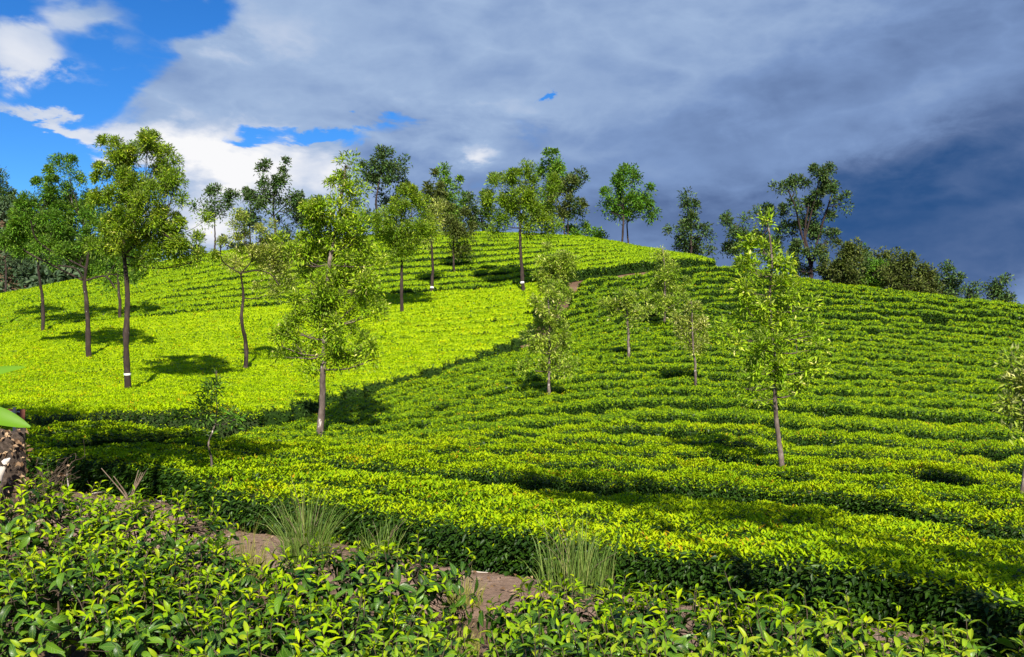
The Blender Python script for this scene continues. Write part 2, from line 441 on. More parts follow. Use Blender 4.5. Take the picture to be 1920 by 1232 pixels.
# behind the crests the land falls away
for (px, py, d, dd, dz) in [(0, 555, 46, 14, -2.5), (420, 476, 56, 14, -3), (870, 441, 60, 14, -3.2), (1140, 458, 57, 14, -3.2), (1360, 492, 48.5, 14, -3.5), (1500, 530, 41.5, 14, -3.5),
                            (1700, 552, 38.5, 14, -3.5), (1920, 578, 36, 14, -3.5), (2400, 615, 36, 14, -3.5), (-400, 610, 44, 14, -2)]:
    p = W3(px, py, d); q = p * np.array([(d + dd) / d, (d + dd) / d, 1])
    ctl.append((q[0], q[1], p[2] - H + dz)); q2 = p * np.array([(d + 45) / d, (d + 45) / d, 1]); ctl.append((q2[0], q2[1], p[2] - H + dz * 3.4))
for (x, y, z) in [(0, 0, -1.5), (0, 3, -1.72), (-3, 3.5, -1.74), (3, 3, -1.66), (-3, 5.5, -1.92), (0, 5.5, -1.92), (-6, 6, -1.9), (0, -10, -1.4), (-14, -8, -1.4), (14, -8, -1.4), (9, 0, -1.6), (-9, 0, -1.7),
                  (-4.7, 10.4, -2.0), (-.26, 7.25, -2.0), (2.4, 5.36, -1.85), (-3.0, 9.0, -2.03)]:
    ctl.append((x, y, z + EYE))
ctl = np.array(ctl)
def _phi(r2):
    return 0.5 * r2 * np.log(r2 + 1e-9)
def _fit():
    X = ctl[:, :2]; n = len(X)
    A = _phi(((X[:, None] - X[None]) ** 2).sum(-1)) + np.eye(n) * 0.3
    P = np.hstack([np.ones((n, 1)), X])
    Mx = np.zeros((n + 3, n + 3)); Mx[:n, :n] = A; Mx[:n, n:] = P; Mx[n:, :n] = P.T
    return np.linalg.solve(Mx, np.concatenate([ctl[:, 2], np.zeros(3)]))
COEF = _fit()
def gz_exact(x, y):
    x = np.asarray(x, float); y = np.asarray(y, float); sh = x.shape
    Q = np.stack([x.ravel(), y.ravel()], 1)
    out = np.empty(len(Q))
    for i in range(0, len(Q), 20000):
        q = Q[i:i + 20000]
        K_ = _phi(((q[:, None] - ctl[None, :, :2]) ** 2).sum(-1))
        out[i:i + 20000] = K_ @ COEF[:-3] + COEF[-3] + q @ COEF[-2:]
    return out.reshape(sh)
# cached on a grid
GX0, GX1, GY0, GY1, GS = -75., 75., -20., 112., 0.5
gxs = np.arange(GX0, GX1 + .01, GS); gys = np.arange(GY0, GY1 + .01, GS)
GZ = gz_exact(*np.meshgrid(gxs, gys))
GZ = np.clip(GZ, -14, 14)
def gz(x, y):
    x = np.asarray(x, float); y = np.asarray(y, float)
    u = np.clip((x - GX0) / GS, 0, len(gxs) - 1.001); v = np.clip((y - GY0) / GS, 0, len(gys) - 1.001)
    i = u.astype(int); j = v.astype(int); a = u - i; b = v - j
    return (GZ[j, i] * (1 - a) + GZ[j, i + 1] * a) * (1 - b) + (GZ[j + 1, i] * (1 - a) + GZ[j + 1, i + 1] * a) * b
def hit(px, py, h=H):
    d = np.arange(3, 80, .1)
    x = (px - 960) / F * d; z = EYE + (616 - py) / F * d
    g = gz(x, d) + h
    k = np.argmax(g >= z) if (g >= z).any() else len(d) - 1
    return np.array([x[k], d[k], g[k]])

# ground sheet: fine in the middle, stretched out to the horizon
def ground():
    fx = np.concatenate([[-2500, -900, -350, -150], np.arange(-75, 75.1, 1.0), [150, 350, 900, 2500]])
    fy = np.concatenate([[-2500, -900, -300, -80], np.arange(-20, 112.1, 1.0), [160, 350, 900, 2500]])
    X, Y = np.meshgrid(fx, fy)
    Z = gz(X, Y)
    out = np.maximum(np.maximum(np.abs(X) - 75, 0), np.maximum(np.maximum(Y - 112, 0), np.maximum(-20 - Y, 0)))
    Z = Z + (-14 - Z) * np.clip(out / 120, 0, 1) ** .7
    Z += .03 * np.sin(X * 2.1 + Y * .7) * np.sin(Y * 1.7 - X * .4) * (out == 0)
    V = np.stack([X, Y, Z], -1).reshape(-1, 3)
    nx = len(fx); i = np.arange(len(fy) - 1)[:, None] * nx; j = np.arange(nx - 1)[None]
    Qd = np.stack([i + j, i + j + 1, i + nx + j + 1, i + nx + j], -1).reshape(-1, 4)
    me = make_mesh('ground', V, None, [M['soil']], quads=Qd, smooth=True)
    tag(link('ground', me), 'brown bare soil under the tea rows', None, None, 'structure')
ground()
def gsurf(x, y):
    return gz(x, y) + .03 * np.sin(x * 2.1 + y * .7) * np.sin(y * 1.7 - x * .4)

# ------------------------------------------------------------------ tea rows
def curve(pts):
    a = np.array([[(px - 960) / F * d, d] for px, py, d in pts])
    a = a[np.argsort(a[:, 0])]
    def f(x):
        y = np.interp(x, a[:, 0], a[:, 1])
        s0 = (a[1, 1] - a[0, 1]) / (a[1, 0] - a[0, 0]); s1 = (a[-1, 1] - a[-2, 1]) / (a[-1, 0] - a[-2, 0])
        y = np.where(x < a[0, 0], a[0, 1] + s0 * (x - a[0, 0]), y)
        return np.where(x > a[-1, 0], a[-1, 1] + s1 * (x - a[-1, 0]), y)
    return f
def smooth_curve(f, width=2.5):
    k = np.linspace(-1, 1, 9)
    wt_ = np.exp(-k * k * 2); wt_ /= wt_.sum()
    return lambda x: sum(a * f(x + b * width) for a, b in zip(wt_, k))
def inside(x, y, poly):
    c = np.zeros(len(x), bool)
    n = len(poly); j = n - 1
    for i in range(n):
        xi, yi = poly[i]; xj, yj = poly[j]
        cond = ((yi > y) != (yj > y)) & (x < (xj - xi) * (y - yi) / (yj - yi + 1e-12) + xi)
        c ^= cond
        j = i
    return c

def wave(s, seed, scales=(1.0, 2.3, 5.1), amps=(.5, .3, .2)):
    r = np.random.default_rng(seed)
    out = np.zeros_like(s)
    for a, k in zip(amps, scales):
        out += a * np.sin(s * k + r.uniform(0, 6.28)) * np.sin(s * k * .37 + r.uniform(0, 6.28))
    return out

row_count = [0]
def tea_row(cx, cy, width, height, opt, label, group, seed):
    """one clipped row along the centre line (cx, cy): woody inside plus the leaves on it"""
    n = len(cx)
    if n < 4: return
    cz = gsurf(cx, cy)
    tx = np.gradient(cx); ty = np.gradient(cy); ln = np.hypot(tx, ty)
    nx_, ny_ = -ty / ln, tx / ln                      # points up the slope
    crs = (gz(cx + nx_ * .35, cy + ny_ * .35) - gz(cx - nx_ * .35, cy - ny_ * .35)) / .7 * opt.get('tilt', 1.0)
    s = np.concatenate([[0], np.cumsum(np.hypot(np.diff(cx), np.diff(cy)))])
    pitch = opt.get('pitch', .85); lump = opt['lump']
    r = np.random.default_rng(seed)
    ph = r.uniform(0, 6.28)
    bush = np.clip(.5 + .75 * wave(s, seed + 1, (3.1 / pitch, 6.3 / pitch, 11.7 / pitch), (.6, .55, .3)), 0, 1)          # 0 between two bushes
    dip = 1 - lump * (1 - bush) ** 1.6
    hh = height * dip * (1 + opt.get('uneven', .08) * wave(s, seed + 2, (1.3, 2.9, 6.5)))
    ww = .5 * width * (1 - .6 * lump * (1 - bush) ** 2) * (1 + .06 * wave(s, seed + 3))
    gap = opt.get('gap', 0)
    if gap:
        g_ = wave(s, seed + 9, (.8, 1.9, 4.1), (.5, .5, .3))
        kill = np.clip((g_ - (1 - gap)) / .15, 0, 1)
        hh = hh * (1 - .75 * kill); ww = ww * (1 - .4 * kill)
    e = np.minimum(np.minimum(s, s[-1] - s) / .4, 1) ** .5
    tp = opt.get('taper', .65)
    ww *= (1 - tp) + tp * e; hh *= (1 - .6 * tp) + .6 * tp * e
    hh = np.maximum(hh, .06)
    # hull
    far = float(np.mean(cy)) > 17
    prof = np.array([(-.86, -.12), (-.86, .45), (-.66, .80), (0, .86), (.66, .80), (.86, .45), (.86, -.12)])
    if far: prof = np.array([(-.97, -.12), (-.99, .5), (-.86, .86), (0, .95), (.86, .86), (.99, .5), (.97, -.12)])
    ring = np.stack([cx[:, None] + nx_[:, None] * ww[:, None] * prof[None, :, 0], cy[:, None] + ny_[:, None] * ww[:, None] * prof[None, :, 0],
                     cz[:, None] + hh[:, None] * prof[None, :, 1] + (crs * ww)[:, None] * prof[None, :, 0] * np.clip(prof[None, :, 1] + .12, 0, 1)], -1)
    k = 7
    i = np.arange(n - 1)[:, None] * k; j = np.arange(k - 1)[None]
    Qd = np.stack([i + j, i + k + j, i + k + j + 1, i + j + 1], -1).reshape(-1, 4)
    TRIS[0] += len(Qd) * 2
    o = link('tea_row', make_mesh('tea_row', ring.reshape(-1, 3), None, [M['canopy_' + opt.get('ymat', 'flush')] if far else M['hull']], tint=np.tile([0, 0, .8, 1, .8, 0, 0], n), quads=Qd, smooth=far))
    tag(o, label, 'tea row', group)
    # leaves
    ds = np.hypot(np.diff(cx), np.diff(cy)); mid_d = .5 * (cy[1:] + cy[:-1]); mw = .5 * (ww[1:] + ww[:-1]); mh = .5 * (hh[1:] + hh[:-1])
    lsz = np.maximum(opt['leaf'], mid_d * (.0026 if far else .0034))
    a_leaf = lsz * lsz * .42 * .55
    mx_ = .5 * (cx[1:] + cx[:-1]); thin = np.where(np.abs(mx_) > .595 * mid_d + .8, .22, 1.0)
    top_a = 2 * mw * ds * thin; fr_a = mh * ds * thin; bk_a = mh * ds * thin
    cover = opt.get('cover', 2.2) * (.64 if np.mean(cy) < 14 else (.56 if not far else .28))
    nt = top_a / a_leaf * cover; nf = fr_a / a_leaf * cover * 1.25 * opt.get('sides', 1); nb = bk_a / a_leaf * cover * .45 * opt.get('sides', 1)
    parts = []
    for kind_, w_ in ((0, nt), (1, nf), (2, nb)):
        tot = w_.sum(); m_ = int(tot)
        if m_ < 1: continue
        seg = r.choice(n - 1, m_, p=w_ / tot); fr = r.random(m_)
        ip = lambda a: a[seg] * (1 - fr) + a[seg + 1] * fr
        bx, by, bz, bnx, bny, bw, bh, bc = ip(cx), ip(cy), ip(cz), ip(nx_), ip(ny_), ip(ww), ip(hh), ip(crs)
        L = lsz[seg] * r.uniform(.65, 1.25, m_)
        if kind_ == 0:
            t = r.uniform(-1, 1, m_) * r.uniform(.9, 1.03, m_) * opt.get('over', 1)
            zz = bh * (.97 - opt.get('round', .14) * np.abs(t) ** 5) + r.normal(0, .012, m_) + opt.get('tex', .02) * np.sin(bx * 9 + by * 4) * np.sin(by * 8 - bx * 3)
            P = np.stack([bx + bnx * bw * t, by + bny * bw * t, bz + zz + bc * bw * t - .35 * L], 1)
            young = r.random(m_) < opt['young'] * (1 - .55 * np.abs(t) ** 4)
            az_ = r.uniform(0, 6.283, m_)
            up = np.where(young, r.uniform(.45, 1.5, m_), r.uniform(-.1, .6, m_))
            D = np.stack([np.cos(az_), np.sin(az_), up], 1)
            N = np.stack([-np.cos(az_) * up, -np.sin(az_) * up, np.ones(m_)], 1) + r.normal(0, .25, (m_, 3))
            ptc = np.sin(bx * 1.3 + by * .7 + 2 * np.sin(by * .9)) * np.sin(by * 1.9 - bx * .5 + 1.5 * np.sin(bx * 1.1))
            pt2 = np.sin(bx * 5.3 + 2 * np.sin(by * 3.1)) * np.sin(by * 6.7 + 2 * np.sin(bx * 2.7))
            tint = np.clip(r.beta(2.2, 2.2, m_) + opt.get('tshift', 0) + .17 * ptc + .15 * pt2, 0, 1)
            rusty = (r.random(m_) < .25 * opt.get('patchy', .35)) & (pt2 * ptc > .12)
            tint = np.where(rusty, 1.0, np.minimum(tint, .93))
        else:
            sg = -1.0 if kind_ == 1 else 1.0
            q = r.beta(1.4, 1.15, m_)
            off = bw * (1.0 + .05 * r.normal(0, 1, m_)) * (.86 + .14 * np.sin(np.pi * np.clip(q, 0, 1)))
            P = np.stack([bx + sg * bnx * off, by + sg * bny * off, bz + bh * (.04 + .92 * q) + bc * off * sg * q], 1)
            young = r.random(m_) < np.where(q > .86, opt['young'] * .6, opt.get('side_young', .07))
            along = r.normal(0, .8, m_)
            D = np.stack([sg * bnx - bny * along, sg * bny + bnx * along, r.normal(-.15, .55, m_)], 1)
            N = np.stack([sg * bnx * .5, sg * bny * .5, np.ones(m_)], 1) + r.normal(0, .3, (m_, 3))
            tint = r.beta(1.8, 2.4, m_)
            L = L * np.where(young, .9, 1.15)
        parts.append((P, D, N, L, young, tint))
    for e_ in (0, n - 1):                                  # leafy ends of the row
        sgn = -1.0 if e_ == 0 else 1.0
        m_ = int(2 * ww[e_] * hh[e_] / (lsz[min(e_, n - 2)] ** 2 * .23) * cover * 1.1)
        if m_ < 1: continue
        a_ = r.uniform(-1, 1, m_); q = r.beta(1.4, 1.15, m_)
        tv = np.array([tx[e_] / ln[e_], ty[e_] / ln[e_]]) * sgn
        ex = .10 * (1 - a_ ** 2) * 2 * ww[e_] + r.normal(0, .03, m_)
        P = np.stack([cx[e_] + nx_[e_] * ww[e_] * a_ + tv[0] * ex, cy[e_] + ny_[e_] * ww[e_] * a_ + tv[1] * ex, cz[e_] + hh[e_] * (.04 + .92 * q) + crs[e_] * ww[e_] * a_ * q], 1)
        D = np.stack([tv[0] + r.normal(0, .6, m_), tv[1] + r.normal(0, .6, m_), r.normal(-.15, .55, m_)], 1)
        N = np.stack([np.full(m_, tv[0] * .5), np.full(m_, tv[1] * .5), np.ones(m_)], 1) + r.normal(0, .3, (m_, 3))
        parts.append((P, D, N, lsz[min(e_, n - 2)] * r.uniform(.7, 1.3, m_), r.random(m_) < np.where(q > .86, opt['young'] * .6, .07), r.beta(1.8, 2.4, m_)))
    P, D, N, L, young, tint = [np.concatenate([p[i_] for p in parts]) for i_ in range(6)]
    md = float(np.mean(cy))
    kind = 'bend' if md < 8.6 else ('fold' if md < 14 else 'tri')
    Wd = L * np.where(young, .36, .44) * (1.1 if kind == 'tri' else 1)
    v, t, kv, kf = leaf_arrays(P, D, N, L, Wd, kind, droop=.14)
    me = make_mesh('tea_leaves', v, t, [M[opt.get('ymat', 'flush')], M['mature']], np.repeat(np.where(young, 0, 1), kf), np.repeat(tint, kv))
    c = link('leaves', me, o)
    c['kind'] = 'stuff'
    row_count[0] += 1

def rows_between(keys, counts, poly, opt, labels, group, seed, lead=0):
    """rows interpolated between neighbouring key curves; runs outside the field are cut"""
    for k in range(len(keys) - 1):
        for i in range(counts[k]):                        # a pair with no rows is a gap
            v = (i + .5) / counts[k]
            o = dict(opt)
            if 'per' in o: o.update(o['per'][k])
            if k == 0 and i == 0: o.update(o.get('first', {}))
            step = o.get('step', .25)
            xs = np.arange(-46, 46, step)
            f = lambda x, v=v: keys[k](x) * (1 - v) + keys[k + 1](x) * v
            ys = f(xs)
            gapy = (keys[k + 1](xs) - keys[k](xs)) / counts[k]
            sl = np.gradient(ys, xs)
            wd = np.clip(gapy / np.sqrt(1 + sl ** 2), .35, 2.2) * o['fill']
            ok = inside(xs, ys, poly) & (np.abs(xs) < .70 * ys + 4.5) & (gapy > .28)
            ys = ys + o.get('wander', .08) * wave(xs, seed + k * 50 + i, (.5, 1.1, 2.3))
            idx = np.where(ok)[0]
            if len(idx) < 5: continue
            runs = [q for q in np.split(idx, np.where(np.diff(idx) > 1)[0] + 1) if len(q) >= 6]
            for r_ in runs:
                if len(r_) < 6: continue
                lb = labels(k, i)
                if len(runs) > 1: lb += ', left stretch' if r_ is runs[0] else ', right stretch'
                tea_row(xs[r_], ys[r_], wd[r_], o['h'], o, lb, group, seed + 100 * k + 7 * i + int(r_[0]))

pxy = lambda pts: [((px - 960) / F * d, d) for px, py, d in pts]

# terrace path line, and the edge of the bright lower block
TERR = [(-700, 700, 26), (-100, 640, 31), (0, 627, 33), (200, 603, 36), (360, 588, 38), (540, 571, 40), (700, 555, 42), (850, 544, 43.2), (980, 535, 44), (1062, 529, 44.8), (1200, 512, 46), (1365, 497, 47)]
EDGE = [(-700, 840, 12.5), (-60, 803, 14.5), (65, 801, 15), (240, 790, 16), (340, 790, 16.3), (400, 795, 16.5), (480, 788, 17.3), (540, 770, 19), (620, 745, 21), (700, 722, 23.5), (770, 708, 25), (830, 690, 27), (880, 675, 29), (940, 652, 31), (985, 630, 33), (1030, 585, 37.5), (1062, 535, 43)]
terr_f = smooth_curve(curve(TERR), 1.5)

# upper hill
RIDGE = [(-700, 600, 40), (0, 555, 50), (250, 505, 56), (420, 476, 60), (650, 452, 63), (870, 441, 64), (1000, 447, 63), (1140, 458, 60), (1250, 480, 56), (1365, 492, 50)]
ridge_f = smooth_curve(curve(RIDGE), 2)
polyA2 = pxy(TERR)[:-1] + [(11.4, 46.6), (11.75, 47.6), (11.4, 50.0)] + pxy(RIDGE)[::-1][1:]
polyA2 = [(x, y + .25) if i < len(TERR) - 1 else (x, y) for i, (x, y) in enumerate(polyA2)]
ORD = ['zeroth', 'first', 'second', 'third', 'fourth', 'fifth', 'sixth', 'seventh', 'eighth', 'ninth', 'tenth', 'eleventh', 'twelfth', 'thirteenth', 'fourteenth', 'fifteenth', 'sixteenth', 'seventeenth', 'eighteenth', 'nineteenth', 'twentieth']
def lab_from(idx, marks, kindtxt):
    """names a row by counting from the nearest landmark; marks: (row index, landmark, passes text)"""
    m = min(marks, key=lambda m: abs(m[0] - idx))
    k = idx - m[0]
    if k == 0: return kindtxt + ' ' + m[2] + ' ' + m[1]
    return ORD[abs(k)] + ' ' + kindtxt + (' uphill from ' if k > 0 else ' downhill from ') + m[1]
def row_of(px, py, keys, counts):
    p = hit(px, py); x, y = p[0], p[1]
    for k in range(len(counts)):
        a, b = float(keys[k](np.array([x]))[0]), float(keys[k + 1](np.array([x]))[0])
        if counts[k] and (y <= b or k == len(counts) - 1):
            return sum(counts[:k]) + int(np.clip((y - a) / (b - a), 0, .999) * counts[k])
def labA2(k, i):
    if k == 0 and i == 0: return 'dark-edged clipped tea row above the brown terrace path across the hill'
    return lab_from(9 * k + i, [(0, 'the brown terrace path', 'at'), (17, 'the crest of the hill', 'along')], 'clipped bright tea row')
rows_between([lambda x: terr_f(x) + .3, lambda x: terr_f(x) * .5 + ridge_f(x) * .5, ridge_f], [9, 9], polyA2,
             dict(h=.66, leaf=.065, leaf_kind='fold', fill=1.0, lump=.08, young=.90, ymat='mid', tshift=.18, step=.4, cover=2.0, uneven=.03, tex=.02, wander=.08, sides=.35, over=1.02, round=.2, tilt=.5, taper=.12, patchy=.2, first=dict(sides=1, over=1, round=.14, fill=1.0)), labA2,
             'tea rows on the upper hill', 1000)

# bright lower block
LOWF = curve([(-700, 820, 10), (-60, 803, 13.6), (65, 801, 14.4), (240, 790, 15.4), (400, 795, 16.0), (540, 790, 16.6), (700, 780, 17.3), (1000, 760, 18)])
MID1 = curve([(-700, 720, 18), (0, 690, 24.5), (168, 675, 26.5), (460, 665, 29), (700, 660, 30), (1000, 650, 31)])
polyA1 = [(x - .1, y + .25) for x, y in pxy(EDGE)] + [(x, y - .4) for x, y in pxy(TERR)[:-2][::-1]]
KA1 = [LOWF, MID1, lambda x: terr_f(x) - .3]; NA1 = [11, 14]
MA1 = [(row_of(px, py, KA1, NA1), nm, 'at the foot of') for px, py, nm in ((241, 742, 'the tall white-banded tree'), (168, 677, 'the long-limbed forked tree'), (80, 628, 'the slim dark tree behind it'), (462, 701, 'the bent flat-forked tree'))] + [(24, 'the terrace path', 'just below')]
def labA1(k, i):
    if k == 0 and i == 0: return 'shaded dark-sided tea row at the foot of the yellow-green block'
    return lab_from(11 * k + i, MA1, 'yellow-green tea row')
rows_between([LOWF, MID1, lambda x: terr_f(x) - .3], [11, 14], polyA1,
             dict(h=.72, leaf=.06, leaf_kind='fold', fill=1.04, lump=.05, young=.93, ymat='bright', tshift=.0, step=.3, cover=2.2, uneven=.025, tex=.022, wander=.08, sides=.25, over=.97, round=.26, tilt=.60, taper=.1, patchy=.55, first=dict(sides=1, over=1, round=.14, fill=1.0)), labA1,
             'tea rows in the bright lower block', 3000)

# right-hand slope and the hedge by the path
B0 = curve([(2300, 1220, 4.0), (1920, 1115, 5.1), (1600, 1050, 5.7), (1300, 1015, 6.5), (1000, 985, 7.2), (862, 966, 7.5), (660, 920, 8.6), (431, 915, 8.8), (311, 866, 10.4), (100, 850, 11.2), (-300, 840, 12.5)])
B1 = curve([(2300, 1050, 7), (1920, 1000, 8.0), (1750, 965, 9), (1500, 935, 10), (1200, 915, 10.5), (950, 900, 11), (600, 865, 11.7), (300, 830, 12.9), (0, 828, 13.3), (-300, 820, 13.6)])
B2 = curve([(-300, 810, 14.6), (200, 845, 14.0), (400, 846, 14.6), (560, 832, 15.9), (700, 812, 17.4), (900, 785, 19), (1120, 764, 20.3), (1300, 760, 20.6), (1600, 775, 19), (1920, 790, 18), (2300, 810, 16.5)])
B3 = curve([(480, 800, 17.0), (620, 765, 20.3), (770, 725, 23.6), (923, 692, 25.6), (1100, 666, 27.7), (1300, 656, 28.2), (1600, 672, 26.5), (1920, 690, 25), (2300, 700, 23)])
B4 = curve([(800, 672, 28.5), (985, 636, 32), (1150, 602, 34), (1300, 590, 34.5), (1500, 595, 34), (1700, 605, 33), (1920, 625, 31.5), (2300, 640, 29)])
B5 = curve([(900, 540, 43.8), (1062, 530, 44.4), (1200, 516, 45.9), (1360, 502, 47.2), (1500, 530, 45), (1700, 552, 43), (1920, 578, 41), (2300, 590, 38)])
B1b = lambda x: B1(x) + .06 + .55 * np.clip((x + .3) / 2.5, 0, 1)
BK = [B0, B1, B1b, B2, B3, B4, B5]
BK = [smooth_curve(f, wdt) for f, wdt in zip(BK, (.35, .6, .6, 1.5, 2, 2, 2))]
E_ = np.array(pxy(EDGE)); En = np.gradient(E_, axis=0); En /= np.linalg.norm(En, axis=1)[:, None]
off = np.interp(E_[:, 0], [-30, -7, -4, 0, 3], [.5, .5, .6, .8, .6])
Eoff = E_ + np.stack([En[:, 1], -En[:, 0]], 1) * off[:, None]
polyB = [tuple(p) for p in Eoff] + [(6.4, 44.7), (11.3, 46.1), (14, 48.5), (40, 45), (60, 30), (12, -2), (3.2, 4.2)] + [(x, y - .3) for x, y in pxy([(1600, 1050, 5.7), (1300, 1015, 6.5), (1000, 985, 7.2), (862, 966, 7.5), (660, 920, 8.6), (431, 915, 8.8), (311, 866, 10.4), (100, 850, 11.2), (-300, 840, 12.5)])]
def labB(k, i):
    if k == 0: return ['leafy dark-sided tea hedge bordering the bare dirt path', 'tea row directly behind the hedge that borders the dirt path', 'tea row two behind the hedge that borders the dirt path'][i]
    return lab_from(sum(NB[:k]) + i, MB_, 'leafy tea row' if k < 4 else 'narrow uneven tea row')
NB = [3, 0, 6, 7, 7, 9]
MB_ = [(row_of(px, py, BK, NB), nm, 'at the foot of') for px, py, nm in ((1466, 879, 'the thin yellow-tipped tree'), (600, 822, 'the large mottled-trunk tree'), (1029, 749, 'the nearer overlapping pale young tree'), (1308, 723, 'the leaning drab young tree'), (1180, 673, 'the small flat-crowned tree'), (1246, 609, 'the conical pale-tipped tree'))] + [(31, 'the crest of the right-hand ridge', 'along'), (1, 'the near path hedge', 'behind')]
rows_between(BK, NB, polyB,
             dict(h=.52, tilt=.12, taper=.3, leaf=.062, leaf_kind='bend', fill=.95, lump=.35, young=.6, ymat='flush', step=.16, cover=2.2, uneven=.10, tshift=-.05, wander=.07, tex=.04,
                  per=[dict(fill=1.06, lump=.06, leaf=.055, young=.72, side_young=.02, tilt=.8, step=.14, cover=2.6, pitch=1.1, tshift=.05, h=.46, taper=.3),
                       dict(),
                       dict(fill=.64, h=.58, lump=.10, leaf=.048, young=.80, side_young=.03, step=.14, cover=2.3, pitch=.8, uneven=.05, tshift=.05, gap=.12, wander=.03, round=.16, over=.97),
                       dict(h=.64, over=.95, fill=.60, lump=.10, pitch=.8, leaf_kind='fold', leaf=.050, step=.16, gap=.15, young=.82, wander=.03, uneven=.05, round=.18, side_young=.05, tshift=.08),
                       dict(h=.66, over=.95, fill=.58, lump=.11, pitch=.8, leaf_kind='fold', leaf=.050, step=.18, gap=.2, young=.80, wander=.03, uneven=.05, round=.18, side_young=.05, tshift=.06),
                       dict(h=.66, over=.95, fill=.58, lump=.16, pitch=.8, leaf_kind='fold', leaf=.050, step=.18, gap=.35, young=.78, uneven=.08, wander=.04, round=.18, side_young=.05, tshift=.06)]), labB,
             'tea rows on the right-hand slope', 6000)
print('rows', row_count[0], 'tris', TRIS[0], 't', round(time.time() - T_START, 1))

# ------------------------------------------------------------------ dirt path by the hedge
def dirt_path():
    line = np.array([(2.9, 4.2), (2.2, 4.9), (1.0, 5.8), (.1, 6.5), (-1.0, 7.2), (-2.1, 7.9), (-3.2, 8.5), (-4.4, 9.6), (-6.2, 10.3), (-8.5, 10.9), (-10.5, 11.4)])
    pts = smooth_path(np.c_[line, np.zeros(len(line))], 90)[:, :2]
    t = norm(np.gradient(pts, axis=0)); nrm = np.stack([-t[:, 1], t[:, 0]], 1)
    offs = np.linspace(-1, 1, 11)
    s = np.arange(len(pts)) * .17
    wl = .85 + .15 * wave(s, 5); 
    V = []
    for i in range(len(pts)):
        p = pts[i][None] + nrm[i][None] * (offs * wl[i])[:, None]
        z = gsurf(p[:, 0], p[:, 1]) + .012 + .035 * (1 - offs ** 2) * .6 + R.normal(0, .006, 11)
        z[0] -= .05; z[-1] -= .05
        V.append(np.c_[p, z])
    V = np.concatenate(V); k = 11
    i = np.arange(len(pts) - 1)[:, None] * k; j = np.arange(k - 1)[None]
    Qd = np.stack([i + j, i + k + j, i + k + j + 1, i + j + 1], -1).reshape(-1, 4)
    tag(link('dirt_path', make_mesh('dirt_path', V, None, [M['path']], quads=Qd, smooth=True)), 'trodden reddish brown dirt path between the hedge and the near bushes', None, None, 'structure')
dirt_path()

